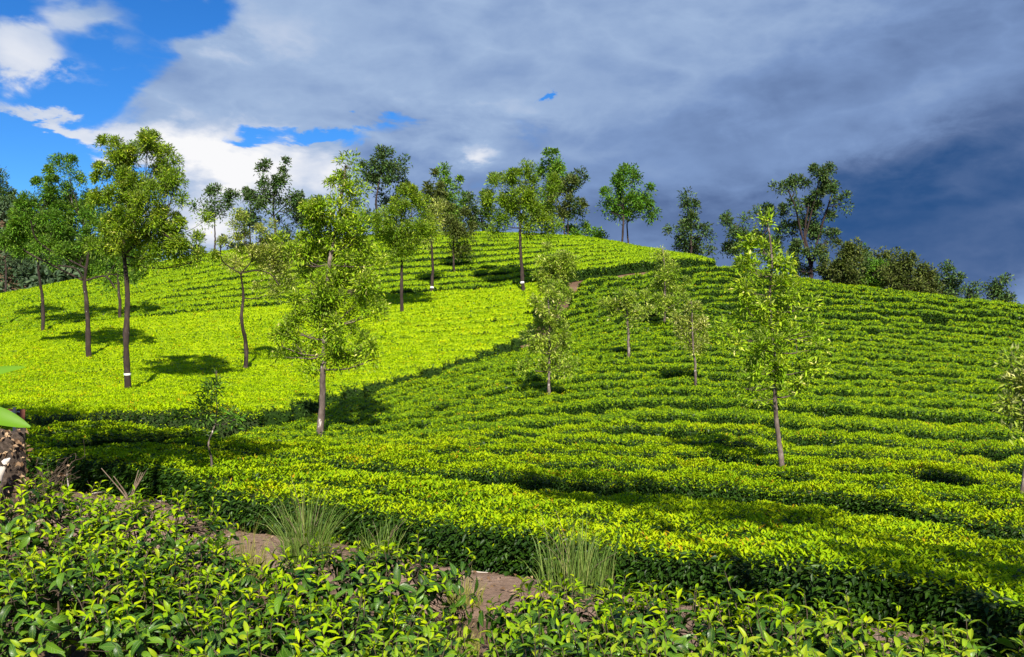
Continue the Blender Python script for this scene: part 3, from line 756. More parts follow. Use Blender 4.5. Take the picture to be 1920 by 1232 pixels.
# ------------------------------------------------------------------ trees
def tree(label, trunk_px, width_px, blobs, d=None, mat='oak_light', bark='bark_dark', name='silver_oak', cat='tree', group=None,
         limbs=(), leaf=.08, lw=.30, cover=1.6, tuft=.24, tint=(0, 1), seed=0, band=None, depth=.85, ground_at=None, flat=1.0, limb_r=.35, up=.8, nclump=1.0):
    r = np.random.default_rng(seed + 500)
    if d is None:
        base = hit(*trunk_px[0]); d = base[1]
    s = d / F
    leaf = max(leaf, d * .0034)
    zc = lambda p: W3(p[0], p[1], d)
    tp = np.array([zc(p) for p in trunk_px])
    tp[1:, 1] += r.normal(0, .12, len(tp) - 1)
    gzb = float(gsurf(tp[0, 0], tp[0, 1])) - .15
    base = tp[0].copy(); base[2] = gzb
    if tp[0, 2] > gzb + .2: tp = np.vstack([base, tp])
    else: tp[0] = base
    root = empty(name, (base[0], base[1], gzb + .15))
    tag(root, label, cat, group)
    org = np.array(root.location)
    n = 26
    path = smooth_path(tp, n)
    sway = np.cumsum(r.normal(0, .006, (n, 3)), 0) * (d / 20); sway[:, 2] = 0; path = path + sway
    r0 = width_px * s / 2
    tt = np.linspace(0, 1, n)
    rad = r0 * (1.25 * np.exp(-tt * 22) * .35 + 1 - .72 * tt) * (1 + .05 * r.normal(0, 1, n))
    v, q = tube_arrays([(path - org, rad)], 9)
    link('trunk', make_mesh('trunk', v, None, [M[bark]], quads=q, smooth=True), root)
    if band:
        zb = W3(0, band, d)[2]
        i = np.argmin(np.abs(path[:, 2] - zb))
        c = path[i]; hh = max(.025, 1.7 * s)
        ax = norm(path[min(i + 1, n - 1)] - path[i - 1])
        v, q = tube_arrays([(np.array([c - ax * hh * (1 if j else 1) + ax * hh * j for j in (0, 1, 2)]) - org, np.full(3, rad[i] * 1.08 + .004))], 12)
        link('paint_band', make_mesh('paint_band', v, None, [M['paint']], quads=q, smooth=True), root)
    # limbs and twigs
    paths = []
    limb_ends = []
    for lp in limbs:
        L = np.array([zc(p) for p in lp]); L[:, 1] += np.linspace(0, r.normal(0, .5), len(L))
        i0 = np.argmin(np.linalg.norm(path - L[0], axis=1)); L[0] = path[i0]
        pp = smooth_path(L, 14)
        v, q = tube_arrays([(pp - org, np.linspace(rad[i0] * .7, r0 * .22, 14))], 7)
        link('limb', make_mesh('limb', v, None, [M[bark]], quads=q, smooth=True), root)
        limb_ends.append(pp)
    allp = np.vstack([path[n // 4:]] + limb_ends) if limb_ends else path[n // 4:]
    allr = np.interp(allp[:, 2], path[:, 2], rad)
    Ps, Ds, Ns, Ls, Ts = [], [], [], [], []
    area_l = leaf * leaf * lw * .5
    for (bx, by, rx, ry) in blobs:
        k_s = 1.14 if d < 48 else 1.10; rx, ry = rx * k_s, ry * k_s
        c = zc((bx, by)); c[1] += r.normal(0, .28) * rx * s + 0
        axx = np.array([rx * s, depth * .5 * (rx + ry) * s, ry * s * flat])
        A = math.pi * axx[0] * axx[2]
        nl = int(A / area_l * cover * (3.2 if d < 48 else 2.6))
        ncl = max(4, int(nclump * A / (tuft * max(1, d / 24)) ** 2 / 1.6))
        # limb from the trunk to the middle of this part of the crown
        tgt = c - np.array([0, 0, axx[2] * .35])
        dist = np.linalg.norm((allp - tgt) * np.array([1, 1, .8]), axis=1) + np.where(allp[:, 2] > tgt[2] + .05, 6, 0)
        j = np.argmin(dist); a0 = allp[j]
        mid = .5 * (a0 + tgt) + np.array([0, 0, -.08 * np.linalg.norm(tgt - a0)])
        pp = smooth_path([a0, mid, tgt], 7)
        rl = min(allr[j] * .5, r0 * limb_r * .75)
        paths.append((pp - org, np.linspace(rl, rl * .45, 7)))
        u = norm(r.normal(0, 1, (ncl, 3))) * (r.random((ncl, 1)) ** .45) * r.uniform(.75, 1.32, (ncl, 1))
        cc = c + u * axx
        for k_ in range(min(ncl, 16)):
            j2 = r.integers(2, 7)
            a1 = pp[j2]; m_ = .5 * (a1 + cc[k_]) + r.normal(0, .05, 3) * axx.mean() - np.array([0, 0, .05 * axx[2]])
            paths.append((smooth_path([a1, m_, cc[k_]], 5) - org, np.linspace(rl * .4, max(.004, rl * .1), 5)))
        idx = r.integers(0, ncl, nl)
        tr = tuft * (d / 24 if d > 24 else 1)
        dirs = norm(r.normal(0, 1, (nl, 3)) + .8 * (u[idx] * np.array([1, 1, 1])) + np.array([0, 0, up]))
        ctint = np.clip(r.beta(2, 2.2, ncl), 0, 1)
        csz = r.uniform(.6, 1.35, (ncl, 1))
        rr = r.random((nl, 1)) ** .7
        P = cc[idx] + dirs * rr * tr * csz[idx] * np.array([1, 1, 1.1])
        Ps.append(P); Ds.append(norm(dirs + r.normal(0, .55, (nl, 3)))); Ns.append(r.normal(0, .6, (nl, 3)) + np.array([0, 0, 1]))
        Ls.append(leaf * r.uniform(.6, 1.3, nl))
        tv = .45 * ctint[idx] + .55 * r.beta(1.7, 2.0, nl)
        tip = (rr[:, 0] > .8) & (r.random(nl) < .28)
        tv = np.where(tip, np.clip(tv + .35, 0, 1), tv)
        Ts.append(tint[0] + (tint[1] - tint[0]) * np.clip(tv, 0, 1))
    v, q = tube_arrays(paths, 4)
    br = link('branches', make_mesh('branches', v, None, [M['bark_limb' if bark == 'bark_pale' else bark]], quads=q, smooth=True), root); br['kind'] = 'stuff'
    P = np.concatenate(Ps) - org; D = np.concatenate(Ds); N = np.concatenate(Ns); L = np.concatenate(Ls); Tn = np.concatenate(Ts)
    v, t, kv, kf = leaf_arrays(P, D, N, L, L * lw, 'fold', droop=.22, fold=.2)
    cr = link('crown', make_mesh('crown', v, t, [M[mat]], None, np.repeat(Tn, kv)), root)
    cr['kind'] = 'stuff'
    return root

G1 = 'silver oaks standing among the tea'
tree('tall dark-trunked tree with wide sunny crown and white band low on trunk', [(241, 742), (241, 640), (239, 540), (237, 470), (245, 420), (262, 360)], 14,
     [(245, 320, 55, 50), (300, 300, 45, 38), (205, 370, 42, 50), (335, 340, 32, 42), (270, 395, 65, 50), (212, 440, 40, 38), (325, 430, 45, 35), (350, 468, 36, 24), (295, 470, 45, 26), (190, 455, 26, 32), (380, 485, 16, 10), (255, 440, 45, 30)],
     seed=1, band=712, group=G1, limbs=[[(238, 475), (270, 450), (310, 440), (345, 455)], [(238, 470), (215, 440), (200, 400)]], cover=1.35, leaf=.082)
tree('forked tree with a long limb reaching out low over the tea', [(168, 677), (166, 620), (164, 560), (163, 530), (172, 480), (165, 420)], 12,
     [(80, 365, 30, 38), (126, 340, 22, 34), (45, 410, 36, 38), (100, 425, 42, 36), (150, 400, 32, 42), (188, 430, 24, 38), (150, 475, 38, 26), (198, 500, 30, 26), (18, 440, 22, 28), (125, 465, 30, 26), (128, 318, 8, 12)],
     seed=2, group=G1, limbs=[[(163, 530), (130, 514), (95, 497), (45, 472), (15, 445)], [(163, 530), (150, 505), (125, 500)], [(95, 497), (90, 460), (85, 420)], [(163, 525), (195, 518), (212, 540)]], mat='oak_mid', tint=(.1, 1), cover=1.35)
tree('slim dark-trunked tree behind the forked tree', [(80, 628), (79, 560), (78, 500), (78, 430)], 9,
     [(85, 390, 32, 40), (60, 440, 34, 34), (95, 460, 30, 30), (40, 470, 26, 20)], seed=3, group=G1, mat='oak_mid', cover=1.2)
tree('short dark trunk with a small crown tucked behind the tall banded tree', [(226, 604), (225, 560), (222, 520), (224, 480)], 8,
     [(225, 490, 32, 32), (205, 522, 22, 20), (245, 510, 18, 18)], seed=4, group=G1, mat='oak_mid', cover=1.2)
tree('flat-forked tree with dark bent trunk and low sparse spreading crown', [(462, 701), (459, 650), (457, 600), (455, 550), (455, 513)], 11,
     [(440, 470, 24, 28), (478, 472, 32, 25), (520, 470, 33, 32), (545, 492, 28, 22), (500, 548, 22, 12), (455, 442, 22, 22), (525, 520, 22, 18), (492, 440, 16, 18)],
     seed=5, group=G1, limbs=[[(455, 513), (436, 502), (426, 488), (430, 465)], [(455, 513), (485, 508), (512, 515), (530, 535)], [(455, 513), (475, 490), (480, 465)]], mat='oak_pale', cover=1.0)
tree('large leafy tree with mottled pale trunk in front of the bright block', [(600, 822), (603, 760), (605, 700), (610, 600), (617, 500), (632, 410), (648, 310)], 15,
     [(652, 306, 13, 18), (636, 345, 24, 22), (652, 372, 28, 24), (622, 395, 36, 28), (668, 410, 24, 26), (598, 402, 24, 34), (640, 428, 44, 26), (560, 480, 34, 36), (615, 480, 45, 38), (690, 480, 40, 32), (590, 540, 52, 38), (670, 530, 50, 38),
      (640, 590, 56, 36), (560, 615, 45, 24), (690, 585, 34, 18), (530, 642, 22, 20), (620, 645, 56, 30), (672, 658, 44, 20), (560, 665, 30, 16), (702, 668, 20, 12), (580, 432, 20, 20), (655, 455, 42, 22), (612, 558, 42, 26), (600, 690, 26, 12)],
     seed=6, group=G1, bark='bark_pale', cover=.98, leaf=.082, tuft=.2, mat='oak_fresh')
tree('round-headed tree with slim grey trunk rooted below the terrace path', [(753, 591), (752, 530), (751, 470), (752, 400)], 9,
     [(757, 372, 22, 24), (742, 415, 42, 34), (785, 422, 28, 28), (722, 440, 28, 24), (765, 455, 38, 26), (778, 395, 26, 26), (752, 482, 18, 20), (705, 425, 14, 14)], seed=7, group=G1, mat='oak_light', cover=1.2, tint=(0, .9))
tree('slender tree with a small pale crown and white band at the terrace edge', [(808, 551), (808, 500), (806, 440), (808, 410)], 8,
     [(808, 428, 24, 20), (816, 408, 14, 14)], seed=8, group=G1, mat='oak_pale', band=538, cover=1.3)
tree('small dull-crowned tree on the upper hill above the terrace path', [(851, 511), (850, 480), (850, 430)], 6,
     [(850, 440, 25, 26), (846, 412, 24, 22), (856, 474, 18, 14)], seed=9, group=G1, mat='brownish', cover=1.1)
tree('tall straight tree with airy round crown and white band at the path', [(982, 549), (980, 500), (977, 440), (975, 380)], 10,
     [(975, 350, 38, 22), (940, 365, 26, 26), (1010, 362, 26, 26), (970, 395, 48, 32), (1012, 410, 26, 28), (945, 412, 28, 22), (978, 372, 30, 24), (1033, 425, 14, 22)], seed=10, group=G1, mat='oak_light', band=531, cover=1.2, tint=(0, .85))
tree('young pale-leaved tree with conical crown on the slope, nearer of two overlapping', [(1029, 749), (1030, 690), (1031, 620), (1030, 545)], 8,
     [(1030, 552, 16, 18), (1030, 580, 28, 22), (1028, 618, 38, 26), (1032, 655, 42, 26), (1013, 690, 28, 16), (1052, 690, 22, 14)], seed=11, group=G1, mat='oak_young', bark='bark_pale', cover=1.0, tuft=.16, leaf=.085)
tree('young pale-leaved tree partly hidden behind another on the slope', [(1037, 605), (1037, 560), (1038, 480)], 6,
     [(1028, 490, 22, 20), (1045, 500, 26, 22), (1030, 525, 26, 24), (1055, 525, 24, 20), (1050, 552, 28, 20), (1072, 487, 7, 11)], seed=12, group=G1, mat='oak_young', bark='bark_pale', cover=1.2, tuft=.18)
tree('small flat-crowned young tree with slim white stem on the slope', [(1180, 673), (1179, 630), (1176, 590), (1172, 560)], 7,
     [(1170, 558, 24, 15), (1148, 574, 22, 10), (1200, 592, 24, 9), (1174, 588, 32, 12), (1182, 608, 16, 7), (1215, 590, 9, 6)], seed=13, group=G1, mat='oak_young', bark='bark_pale', cover=1.0, tuft=.16, leaf=.085)
tree('young conical tree just below the terrace edge, with pale tip', [(1246, 609), (1245, 560), (1243, 510), (1240, 465)], 6,
     [(1241, 474, 9, 16), (1243, 505, 22, 20), (1246, 540, 32, 26), (1251, 570, 33, 18), (1230, 565, 22, 16)], seed=14, group=G1, mat='oak_young', bark='bark_pale', cover=1.0, tuft=.18, tint=(0, .9))
tree('young leaning tree with drab pale crown low on the right slope', [(1308, 723), (1305, 680), (1299, 630), (1297, 565)], 7,
     [(1298, 575, 11, 20), (1290, 605, 28, 20), (1296, 635, 30, 18), (1312, 610, 15, 16), (1300, 655, 20, 10)], seed=15, group=G1, mat='oak_pale', bark='bark_pale', cover=.9, tuft=.16, leaf=.085)
tree('tall thin tree with white mottled trunk and open yellow-tipped crown', [(1466, 879), (1464, 810), (1457, 730), (1455, 650), (1450, 560), (1446, 490), (1440, 415)], 11,
     [(1440, 425, 12, 16), (1435, 458, 28, 22), (1450, 490, 32, 22), (1420, 510, 32, 20), (1470, 520, 30, 20), (1440, 545, 46, 20), (1410, 580, 38, 18), (1490, 575, 34, 22), (1450, 600, 56, 22), (1515, 625, 34, 16), (1390, 630, 34, 15), (1430, 650, 48, 18),
      (1490, 655, 45, 18), (1410, 690, 38, 13), (1470, 700, 44, 16), (1395, 724, 20, 13), (1510, 690, 32, 13), (1490, 735, 30, 12), (1440, 745, 26, 10)], seed=16, group=G1, mat='oak_fresh', bark='bark_pale', cover=.8, tuft=.15, leaf=.09)
tree('thin pale-leaved tree on the lower slope, cut by the frame edge', [(1914, 937), (1916, 850), (1919, 760), (1918, 690)], 9,
     [(1908, 690, 30, 18), (1898, 728, 32, 22), (1920, 760, 40, 24), (1905, 790, 26, 16), (1945, 720, 35, 40)], seed=17, group=G1, mat='oak_pale', bark='bark_pale', cover=.75, tuft=.15, leaf=.09)
tree('wispy feathery sapling rising from the shaded tea of the valley', [(399, 862), (399, 830), (402, 780), (404, 695)], 5,
     [(404, 712, 9, 18), (403, 742, 14, 18), (384, 768, 28, 12), (420, 778, 28, 10), (442, 785, 18, 6), (362, 780, 18, 9)], seed=18, name='sapling', mat='oak_mid', bark='bark_pale', cover=.55, tuft=.13, leaf=.085, lw=.2)
# skyline
G2 = 'trees along the hilltop skyline'
sk = dict(name='skyline_tree', group=G2, leaf=.15, lw=.42, tuft=.2)
tree('slim umbrella-shaped tree alone on the skyline under white cloud', [(405, 480), (405, 440), (404, 405)], 5, [(405, 368, 22, 16), (388, 382, 18, 12), (425, 375, 18, 16), (405, 395, 24, 10)], d=60, mat='oak_dark', seed=30, **{**sk, 'cover': 1.2})
tree('small dark skyline tree beside the tallest airy one', [(470, 478), (470, 430), (470, 390)], 5, [(470, 385, 20, 18), (475, 408, 24, 18), (458, 410, 14, 14)], d=61, mat='oak_dark', seed=31, **{**sk, 'cover': 1.3})
tree('tall airy skyline tree with visible forking limbs', [(514, 470), (514, 430), (512, 395), (515, 350)], 7, [(505, 330, 22, 16), (530, 335, 24, 20), (495, 355, 18, 18), (545, 365, 20, 22), (515, 365, 26, 20), (500, 385, 18, 14), (545, 390, 22, 14)], d=63, mat='oak_dark', seed=32, limbs=[[(513, 405), (530, 385), (545, 370)], [(513, 405), (498, 390), (495, 360)]], **{**sk, 'cover': 1.0})
tree('dark low-branched skyline tree right of the airy one', [(568, 465), (567, 430), (566, 400)], 5, [(560, 395, 22, 16), (580, 385, 20, 20), (550, 420, 20, 12), (575, 415, 24, 14), (590, 400, 14, 18)], d=64, mat='oak_dark', seed=33, **{**sk, 'cover': 1.2})
tree('tall dark lopsided skyline tree on a bare trunk', [(703, 462), (703, 420), (702, 370), (708, 320)], 7, [(722, 290, 18, 16), (700, 315, 24, 22), (690, 340, 16, 14), (735, 305, 16, 12), (718, 335, 22, 14), (700, 412, 14, 18)], d=65, mat='oak_dark', seed=34, **{**sk, 'cover': 1.5})
tree('dark drooping skyline tree behind the lopsided tall one', [(742, 462), (742, 400), (745, 350)], 5, [(752, 318, 14, 12), (740, 345, 24, 18), (752, 365, 18, 22), (728, 380, 14, 14)], d=67, mat='oak_dark', seed=35, tint=(0, .7), **{**sk, 'cover': 1.4})
tree('dull brownish tree in the skyline clump', [(810, 462), (810, 420), (808, 370)], 6, [(800, 350, 16, 20), (815, 375, 24, 24), (800, 400, 18, 20), (830, 400, 20, 22)], d=63, mat='brownish', seed=36, **{**sk, 'cover': 1.3})
tree('bright green full-crowned tree in the skyline clump', [(846, 460), (846, 420), (842, 360)], 6, [(833, 330, 14, 16), (840, 355, 28, 20), (860, 385, 26, 20), (830, 385, 24, 18), (865, 410, 18, 18), (845, 410, 26, 18)], d=66, mat='oak_mid', seed=37, tint=(.2, 1), **{**sk, 'cover': 1.5})
tree('dark round tree ending the skyline clump beside the open hill', [(900, 458), (900, 420)], 5, [(897, 390, 18, 16), (905, 412, 18, 16), (890, 425, 16, 16), (912, 430, 12, 12)], d=66, mat='oak_dark', seed=38, **{**sk, 'cover': 1.5})
tree('tallest leafy tree of the hilltop trio', [(1037, 462), (1037, 400), (1036, 340)], 6, [(1033, 300, 22, 18), (1045, 330, 24, 22), (1022, 330, 18, 24), (1035, 365, 26, 22), (1060, 345, 16, 20)], d=63, mat='oak_mid', seed=39, **{**sk, 'cover': 1.3})
tree('middle tree of the hilltop trio on a thin dark trunk', [(1055, 462), (1055, 410), (1056, 370)], 5, [(1055, 360, 18, 20), (1060, 390, 22, 16), (1045, 395, 16, 14)], d=61, mat='brownish', seed=40, **{**sk, 'cover': 1.3})
tree('dark right-hand tree of the hilltop trio', [(1069, 464), (1070, 430), (1074, 380)], 5, [(1080, 335, 14, 12), (1078, 360, 20, 20), (1085, 390, 16, 16), (1072, 400, 20, 14)], d=62, mat='oak_dark', seed=41, **{**sk, 'cover': 1.3})
tree('left of twin bare-trunked trees on the falling skyline', [(1166, 472), (1166, 430), (1167, 380), (1170, 330)], 6, [(1172, 325, 18, 14), (1165, 350, 22, 18), (1150, 375, 18, 16), (1175, 375, 22, 20), (1160, 400, 22, 12), (1142, 395, 10, 9)], d=57.5, mat='oak_mid', seed=42, tint=(0, .8), **{**sk, 'cover': 1.5})
tree('right of twin bare-trunked trees on the falling skyline', [(1180, 470), (1180, 430), (1182, 380)], 5, [(1188, 340, 18, 16), (1200, 370, 24, 20), (1205, 398, 24, 14), (1190, 395, 18, 16), (1225, 402, 11, 8)], d=59, mat='oak_mid', seed=43, tint=(0, .7), **{**sk, 'cover': 1.5})
tree('single conical dark tree low on the falling skyline', [(1295, 492), (1294, 440), (1293, 375)], 6, [(1292, 370, 12, 10), (1290, 392, 22, 12), (1298, 412, 28, 14), (1285, 435, 22, 14), (1312, 440, 24, 12), (1298, 460, 30, 14), (1322, 430, 10, 8)], d=56, mat='oak_dark', seed=44, **{**sk, 'cover': 1.25})
tree('spreading flat-topped dark tree behind the slope, left of the tallest', [(1400, 520), (1402, 470), (1410, 430)], 8, [(1420, 400, 32, 10), (1388, 413, 24, 11), (1448, 412, 28, 12), (1368, 436, 18, 11), (1410, 436, 38, 15), (1374, 470, 18, 18), (1400, 478, 28, 18), (1440, 458, 32, 22), (1468, 440, 18, 16), (1395, 500, 20, 14)],
     d=51, mat='oak_dark', seed=45, limbs=[[(1402, 470), (1385, 445), (1372, 430)], [(1402, 470), (1430, 440), (1450, 415)]], **{**sk, 'cover': 1.5, 'name': 'spreading_tree', 'flat': .9})
tree('tallest tree right of the hill with clumped crown and many forks', [(1520, 545), (1520, 500), (1510, 440), (1515, 380)], 10,
     [(1530, 328, 32, 11), (1492, 344, 26, 11), (1462, 358, 13, 9), (1560, 352, 20, 11), (1522, 360, 34, 12), (1572, 380, 13, 11), (1545, 394, 30, 13), (1500, 382, 22, 11), (1478, 400, 13, 10), (1542, 425, 32, 12), (1510, 438, 24, 11), (1552, 450, 22, 10), (1490, 468, 24, 15), (1530, 480, 24, 14), (1500, 500, 24, 16)],
     d=50, mat='oak_dark', seed=46, limbs=[[(1518, 500), (1500, 440), (1485, 390), (1470, 362)], [(1518, 500), (1535, 440), (1550, 390), (1560, 355)], [(1514, 450), (1520, 390), (1530, 335)]], **{**sk, 'cover': 1.9, 'name': 'clumped_tree', 'tint': (.1, 1), 'nclump': .7})
G3 = 'scrubby trees beyond the right-hand ridge'
for k, (px, top, base, rx, mt, lab) in enumerate([
        (1580, 455, 560, 34, 'brownish', 'dull scrubby tree at the foot of the tallest tree'),
        (1618, 470, 565, 30, 'oak_dark', 'dark low tree in the ridge scrub, second from the tallest tree'),
        (1655, 475, 570, 30, 'brownish', 'brownish broad scrub tree midway along the far ridge'),
        (1700, 478, 575, 32, 'brownish', 'bare-looking brown scrub tree with flat top on the far ridge'),
        (1738, 498, 575, 22, 'brownish', 'brown scrub tree ending the thick ridge scrub'),
        (1786, 508, 590, 24, 'oak_dark', 'small clumpy tree standing apart on the far ridge'),
        (1820, 540, 595, 16, 'oak_dark', 'tiny shrub-like tree between two clumpy ridge trees'),
        (1880, 525, 600, 26, 'oak_dark', 'last clumpy little tree on the ridge near the frame edge'),
        (1600, 500, 565, 26, 'oak_dark', 'low leafy scrub tree filling in beside the tallest tree'),
        (1636, 492, 568, 24, 'oak_mid', 'greenish scrub tree between two dull ones on the far ridge'),
        (1678, 500, 572, 26, 'brownish', 'short brown scrub tree between the broad and the flat-topped one'),
        (1718, 510, 575, 24, 'oak_dark', 'short dark scrub tree right of the flat-topped brown one'),
        (1756, 530, 580, 16, 'brownish', 'lowest brown bush at the thin end of the ridge scrub')]):
    r_ = random.Random(k)
    hgt = base - top
    bl = [(px + r_.uniform(-.6, .6) * rx, top + hgt * (.08 + .62 * q), rx * r_.uniform(.4, .75), hgt * r_.uniform(.07, .12)) for q in (0, .15, .3, .45, .6, .75, .9, 1.0)]
    tree(lab, [(px, base), (px + 3, base - hgt * .4), (px + r_.uniform(-5, 5), top + hgt * .2)], 5, bl, d=45 + r_.uniform(-1, 3), mat=mt, seed=60 + k, **{**sk, 'cover': 1.3, 'group': G3, 'name': 'scrub_tree', 'nclump': .8})
def shrub(label, blobs, d, mat, seed, base=None, cover=1.6, leaf=.2, name='shrub', group=None):
    tree(label, base, 4, blobs, d=d, mat=mat, seed=seed, name=name, cat='shrub', cover=cover, leaf=leaf, lw=.45, tuft=.2, group=group)
shrub('low rounded green shrub beside the hilltop trio', [(1085, 440, 20, 14), (1105, 445, 22, 14), (1125, 452, 16, 9), (1098, 432, 12, 10)], 62, 'oak_mid', 71, [(1100, 465), (1100, 450)])
shrub('dark shrub behind the single conical skyline tree', [(1280, 470, 14, 12), (1300, 478, 22, 10), (1322, 478, 12, 9)], 58, 'oak_dark', 72, [(1300, 495), (1300, 480)])
shrub('dark shrubs showing over the hill crest among skyline trunks', [(430, 470, 18, 8), (480, 455, 20, 12), (535, 450, 22, 12), (600, 445, 20, 12)], 64, 'oak_dark', 73, [(520, 475), (520, 455)])
shrub('green scrub bush filling the gap below the tallest tree', [(1560, 520, 30, 22), (1600, 530, 30, 22), (1640, 540, 26, 18)], 46, 'oak_dark', 74, [(1590, 565), (1590, 530)])
shrub('olive scrub bush under the brown ridge trees', [(1680, 545, 30, 14), (1720, 552, 26, 12)], 45, 'brownish', 75, [(1700, 575), (1700, 550)])
# far left behind the crest
tree('dark tree cut by the frame edge with only branch tips showing', [(-40, 640), (-40, 500), (-35, 380)], 12, [(-10, 335, 24, 12), (-15, 362, 26, 11), (-50, 350, 40, 35), (0, 330, 14, 7)], d=33, mat='oak_dark', seed=80, name='frame_edge_tree', cover=1.3, group=G1)
tree('thin dark-stemmed tree on the shaded wooded slope behind', [(9, 560), (10, 520), (10, 470)], 6, [(12, 470, 26, 18), (-10, 490, 24, 14), (35, 485, 18, 12)], d=58, mat='forest', seed=81, name='woodland_tree', cover=1.1, leaf=.2)

# wooded hill behind on the far side
def far_hill():
    xs = np.linspace(-110, -8, 60); ys = np.linspace(66, 150, 40)
    X, Y = np.meshgrid(xs, ys)
    def z(X, Y):
        crest = np.interp((X / Y) * F + 960, [-500, -100, 0, 60, 150, 300, 420, 600], [300, 362, 385, 425, 470, 520, 560, 640])
        hz = EYE + (616 - crest) / F * 95
        t = np.clip((Y - 66) / 29, 0, 1)
        base = gz(X, np.minimum(Y, 112)) - 1.0
        return base * (1 - t ** .8) + hz * t ** .8 - np.clip(Y - 95, 0, 99) * .25
    Z = z(X, Y) 
    V = np.stack([X, Y, Z], -1).reshape(-1, 3); nx = len(xs)
    i = np.arange(len(ys) - 1)[:, None] * nx; j = np.arange(nx - 1)[None]
    Qd = np.stack([i + j, i + j + 1, i + nx + j + 1, i + nx + j], -1).reshape(-1, 4)
    tag(link('hill', make_mesh('hill', V, None, [M['soil']], quads=Qd, smooth=True)), 'wooded hillside rising behind the tea hill', None, None, 'structure')
    r = np.random.default_rng(99)
    n = 1500
    cx = r.uniform(-80, -14, n); cy = r.uniform(68, 100, n); cz = z(cx, cy)
    vis = np.abs(cx / cy) < .75
    cx, cy, cz = cx[vis], cy[vis], cz[vis]; n = len(cx)
    cr = r.uniform(.7, 1.9, n)
    m = 26
    idx = np.repeat(np.arange(n), m)
    u = norm(r.normal(0, 1, (n * m, 3))); u[:, 2] = np.abs(u[:, 2])
    P = np.stack([cx, cy, cz + .5 * cr], 1)[idx] + u * cr[idx][:, None] * np.array([1, 1, 1.2]) * r.uniform(.7, 1.05, (n * m, 1))
    ct = r.random(n)
    L = r.uniform(.4, .8, n * m)
    v, t, kv, kf = leaf_arrays(P, norm(u + r.normal(0, .6, u.shape)), r.normal(0, .6, u.shape) + np.array([0, 0, 1]), L, L * .6, 'fold')
    tag(link('forest', make_mesh('forest', v, t, [M['forest']], None, np.repeat(np.clip(.6 * ct[idx] + .4 * r.random(n * m), 0, 1), kv))), 'dark green woodland covering the hillside behind', None, None, 'stuff')
far_hill()

# unseen trees added near the viewpoint, crowns shaped to shade hedge and valley
def big_tree(x, y, h, r_, label, seed, cz0=.45, mat='oak_mid', n=9):
    """crown built in place round a straight trunk"""
    r = np.random.default_rng(seed)
    g = float(gsurf(x, y)) - .1
    root = empty('added_shade_tree', (x, y, g)); tag(root, label, 'tree', 'added unseen shade trees near the viewpoint')
    path = smooth_path([(0, 0, 0), (.1, .1, h * .5), (0, .1, h * .95)], 14)
    v, q = tube_arrays([(path, np.linspace(.10, .03, 14))], 8)
    link('trunk', make_mesh('trunk', v, None, [M['bark_dark']], quads=q, smooth=True), root)
    paths, Ps = [], []
    for k in range(n * 3):
        a = r.uniform(0, 6.28); rr = r_ * 1.15 * math.sqrt(r.random()); c = np.array([rr * math.cos(a), rr * math.sin(a), h * r.uniform(cz0, .95)])
        paths.append((smooth_path([(0, 0, c[2] - .5), c * .5 + np.array([0, 0, c[2] * .45]), c], 6), np.linspace(.05, .012, 6)))
        nlv = 42 if cz0 < .8 else 17
        u = norm(r.normal(0, 1, (nlv, 3))) * r.random((nlv, 1)) ** .4
        Ps.append(c + u * np.array([r_ * .30, r_ * .30, h * (.07 if cz0 < .8 else .025)]))
    v, q = tube_arrays(paths, 5)
    br = link('branches', make_mesh('branches', v, None, [M['bark_dark']], quads=q, smooth=True), root); br['kind'] = 'stuff'
    P = np.concatenate(Ps); L = r.uniform(.14, .3, len(P))
    v, t, kv, kf = leaf_arrays(P, r.normal(0, 1, P.shape), r.normal(0, .6, P.shape) + np.array([0, 0, 1]), L, L * .42, 'fold')
    c = link('crown', make_mesh('crown', v, t, [M[mat]], None, np.repeat(r.random(len(P)), kv)), root); c['kind'] = 'stuff'
SHADE = True
if SHADE:
    for k, (x, y, h_, r_, lab) in enumerate([
            (-9.0, 7.2, 8.9, 1.8, 'added unseen leafy shade tree farthest along the valley beside the viewpoint'),
            (-6.8, 5.6, 9.1, 1.7, 'added unseen leafy shade tree second along the valley beside the viewpoint'),
            (-4.9, 4.6, 8.9, 1.5, 'added unseen leafy shade tree third along the valley beside the viewpoint'),
            (-3.4, 3.4, 8.9, 1.0, 'small added unseen leafy shade tree nearest the viewpoint on the valley side'),
            (2.5, -2.0, 11.4, .95, 'added unseen umbrella-crowned shade tree just behind the viewpoint'),
            (3.7, -3.2, 11.4, 1.0, 'added unseen umbrella-crowned shade tree on the bank behind the viewpoint'),
            (5.0, -5.7, 11.4, 1.15, 'added unseen umbrella-crowned shade tree farthest behind the viewpoint')]):
        big_tree(x, y, h_, r_, lab, 1 + k, cz0=.78 if x < 0 else .91, n=9)  # crown depth flattened to shape the cast shadow bands

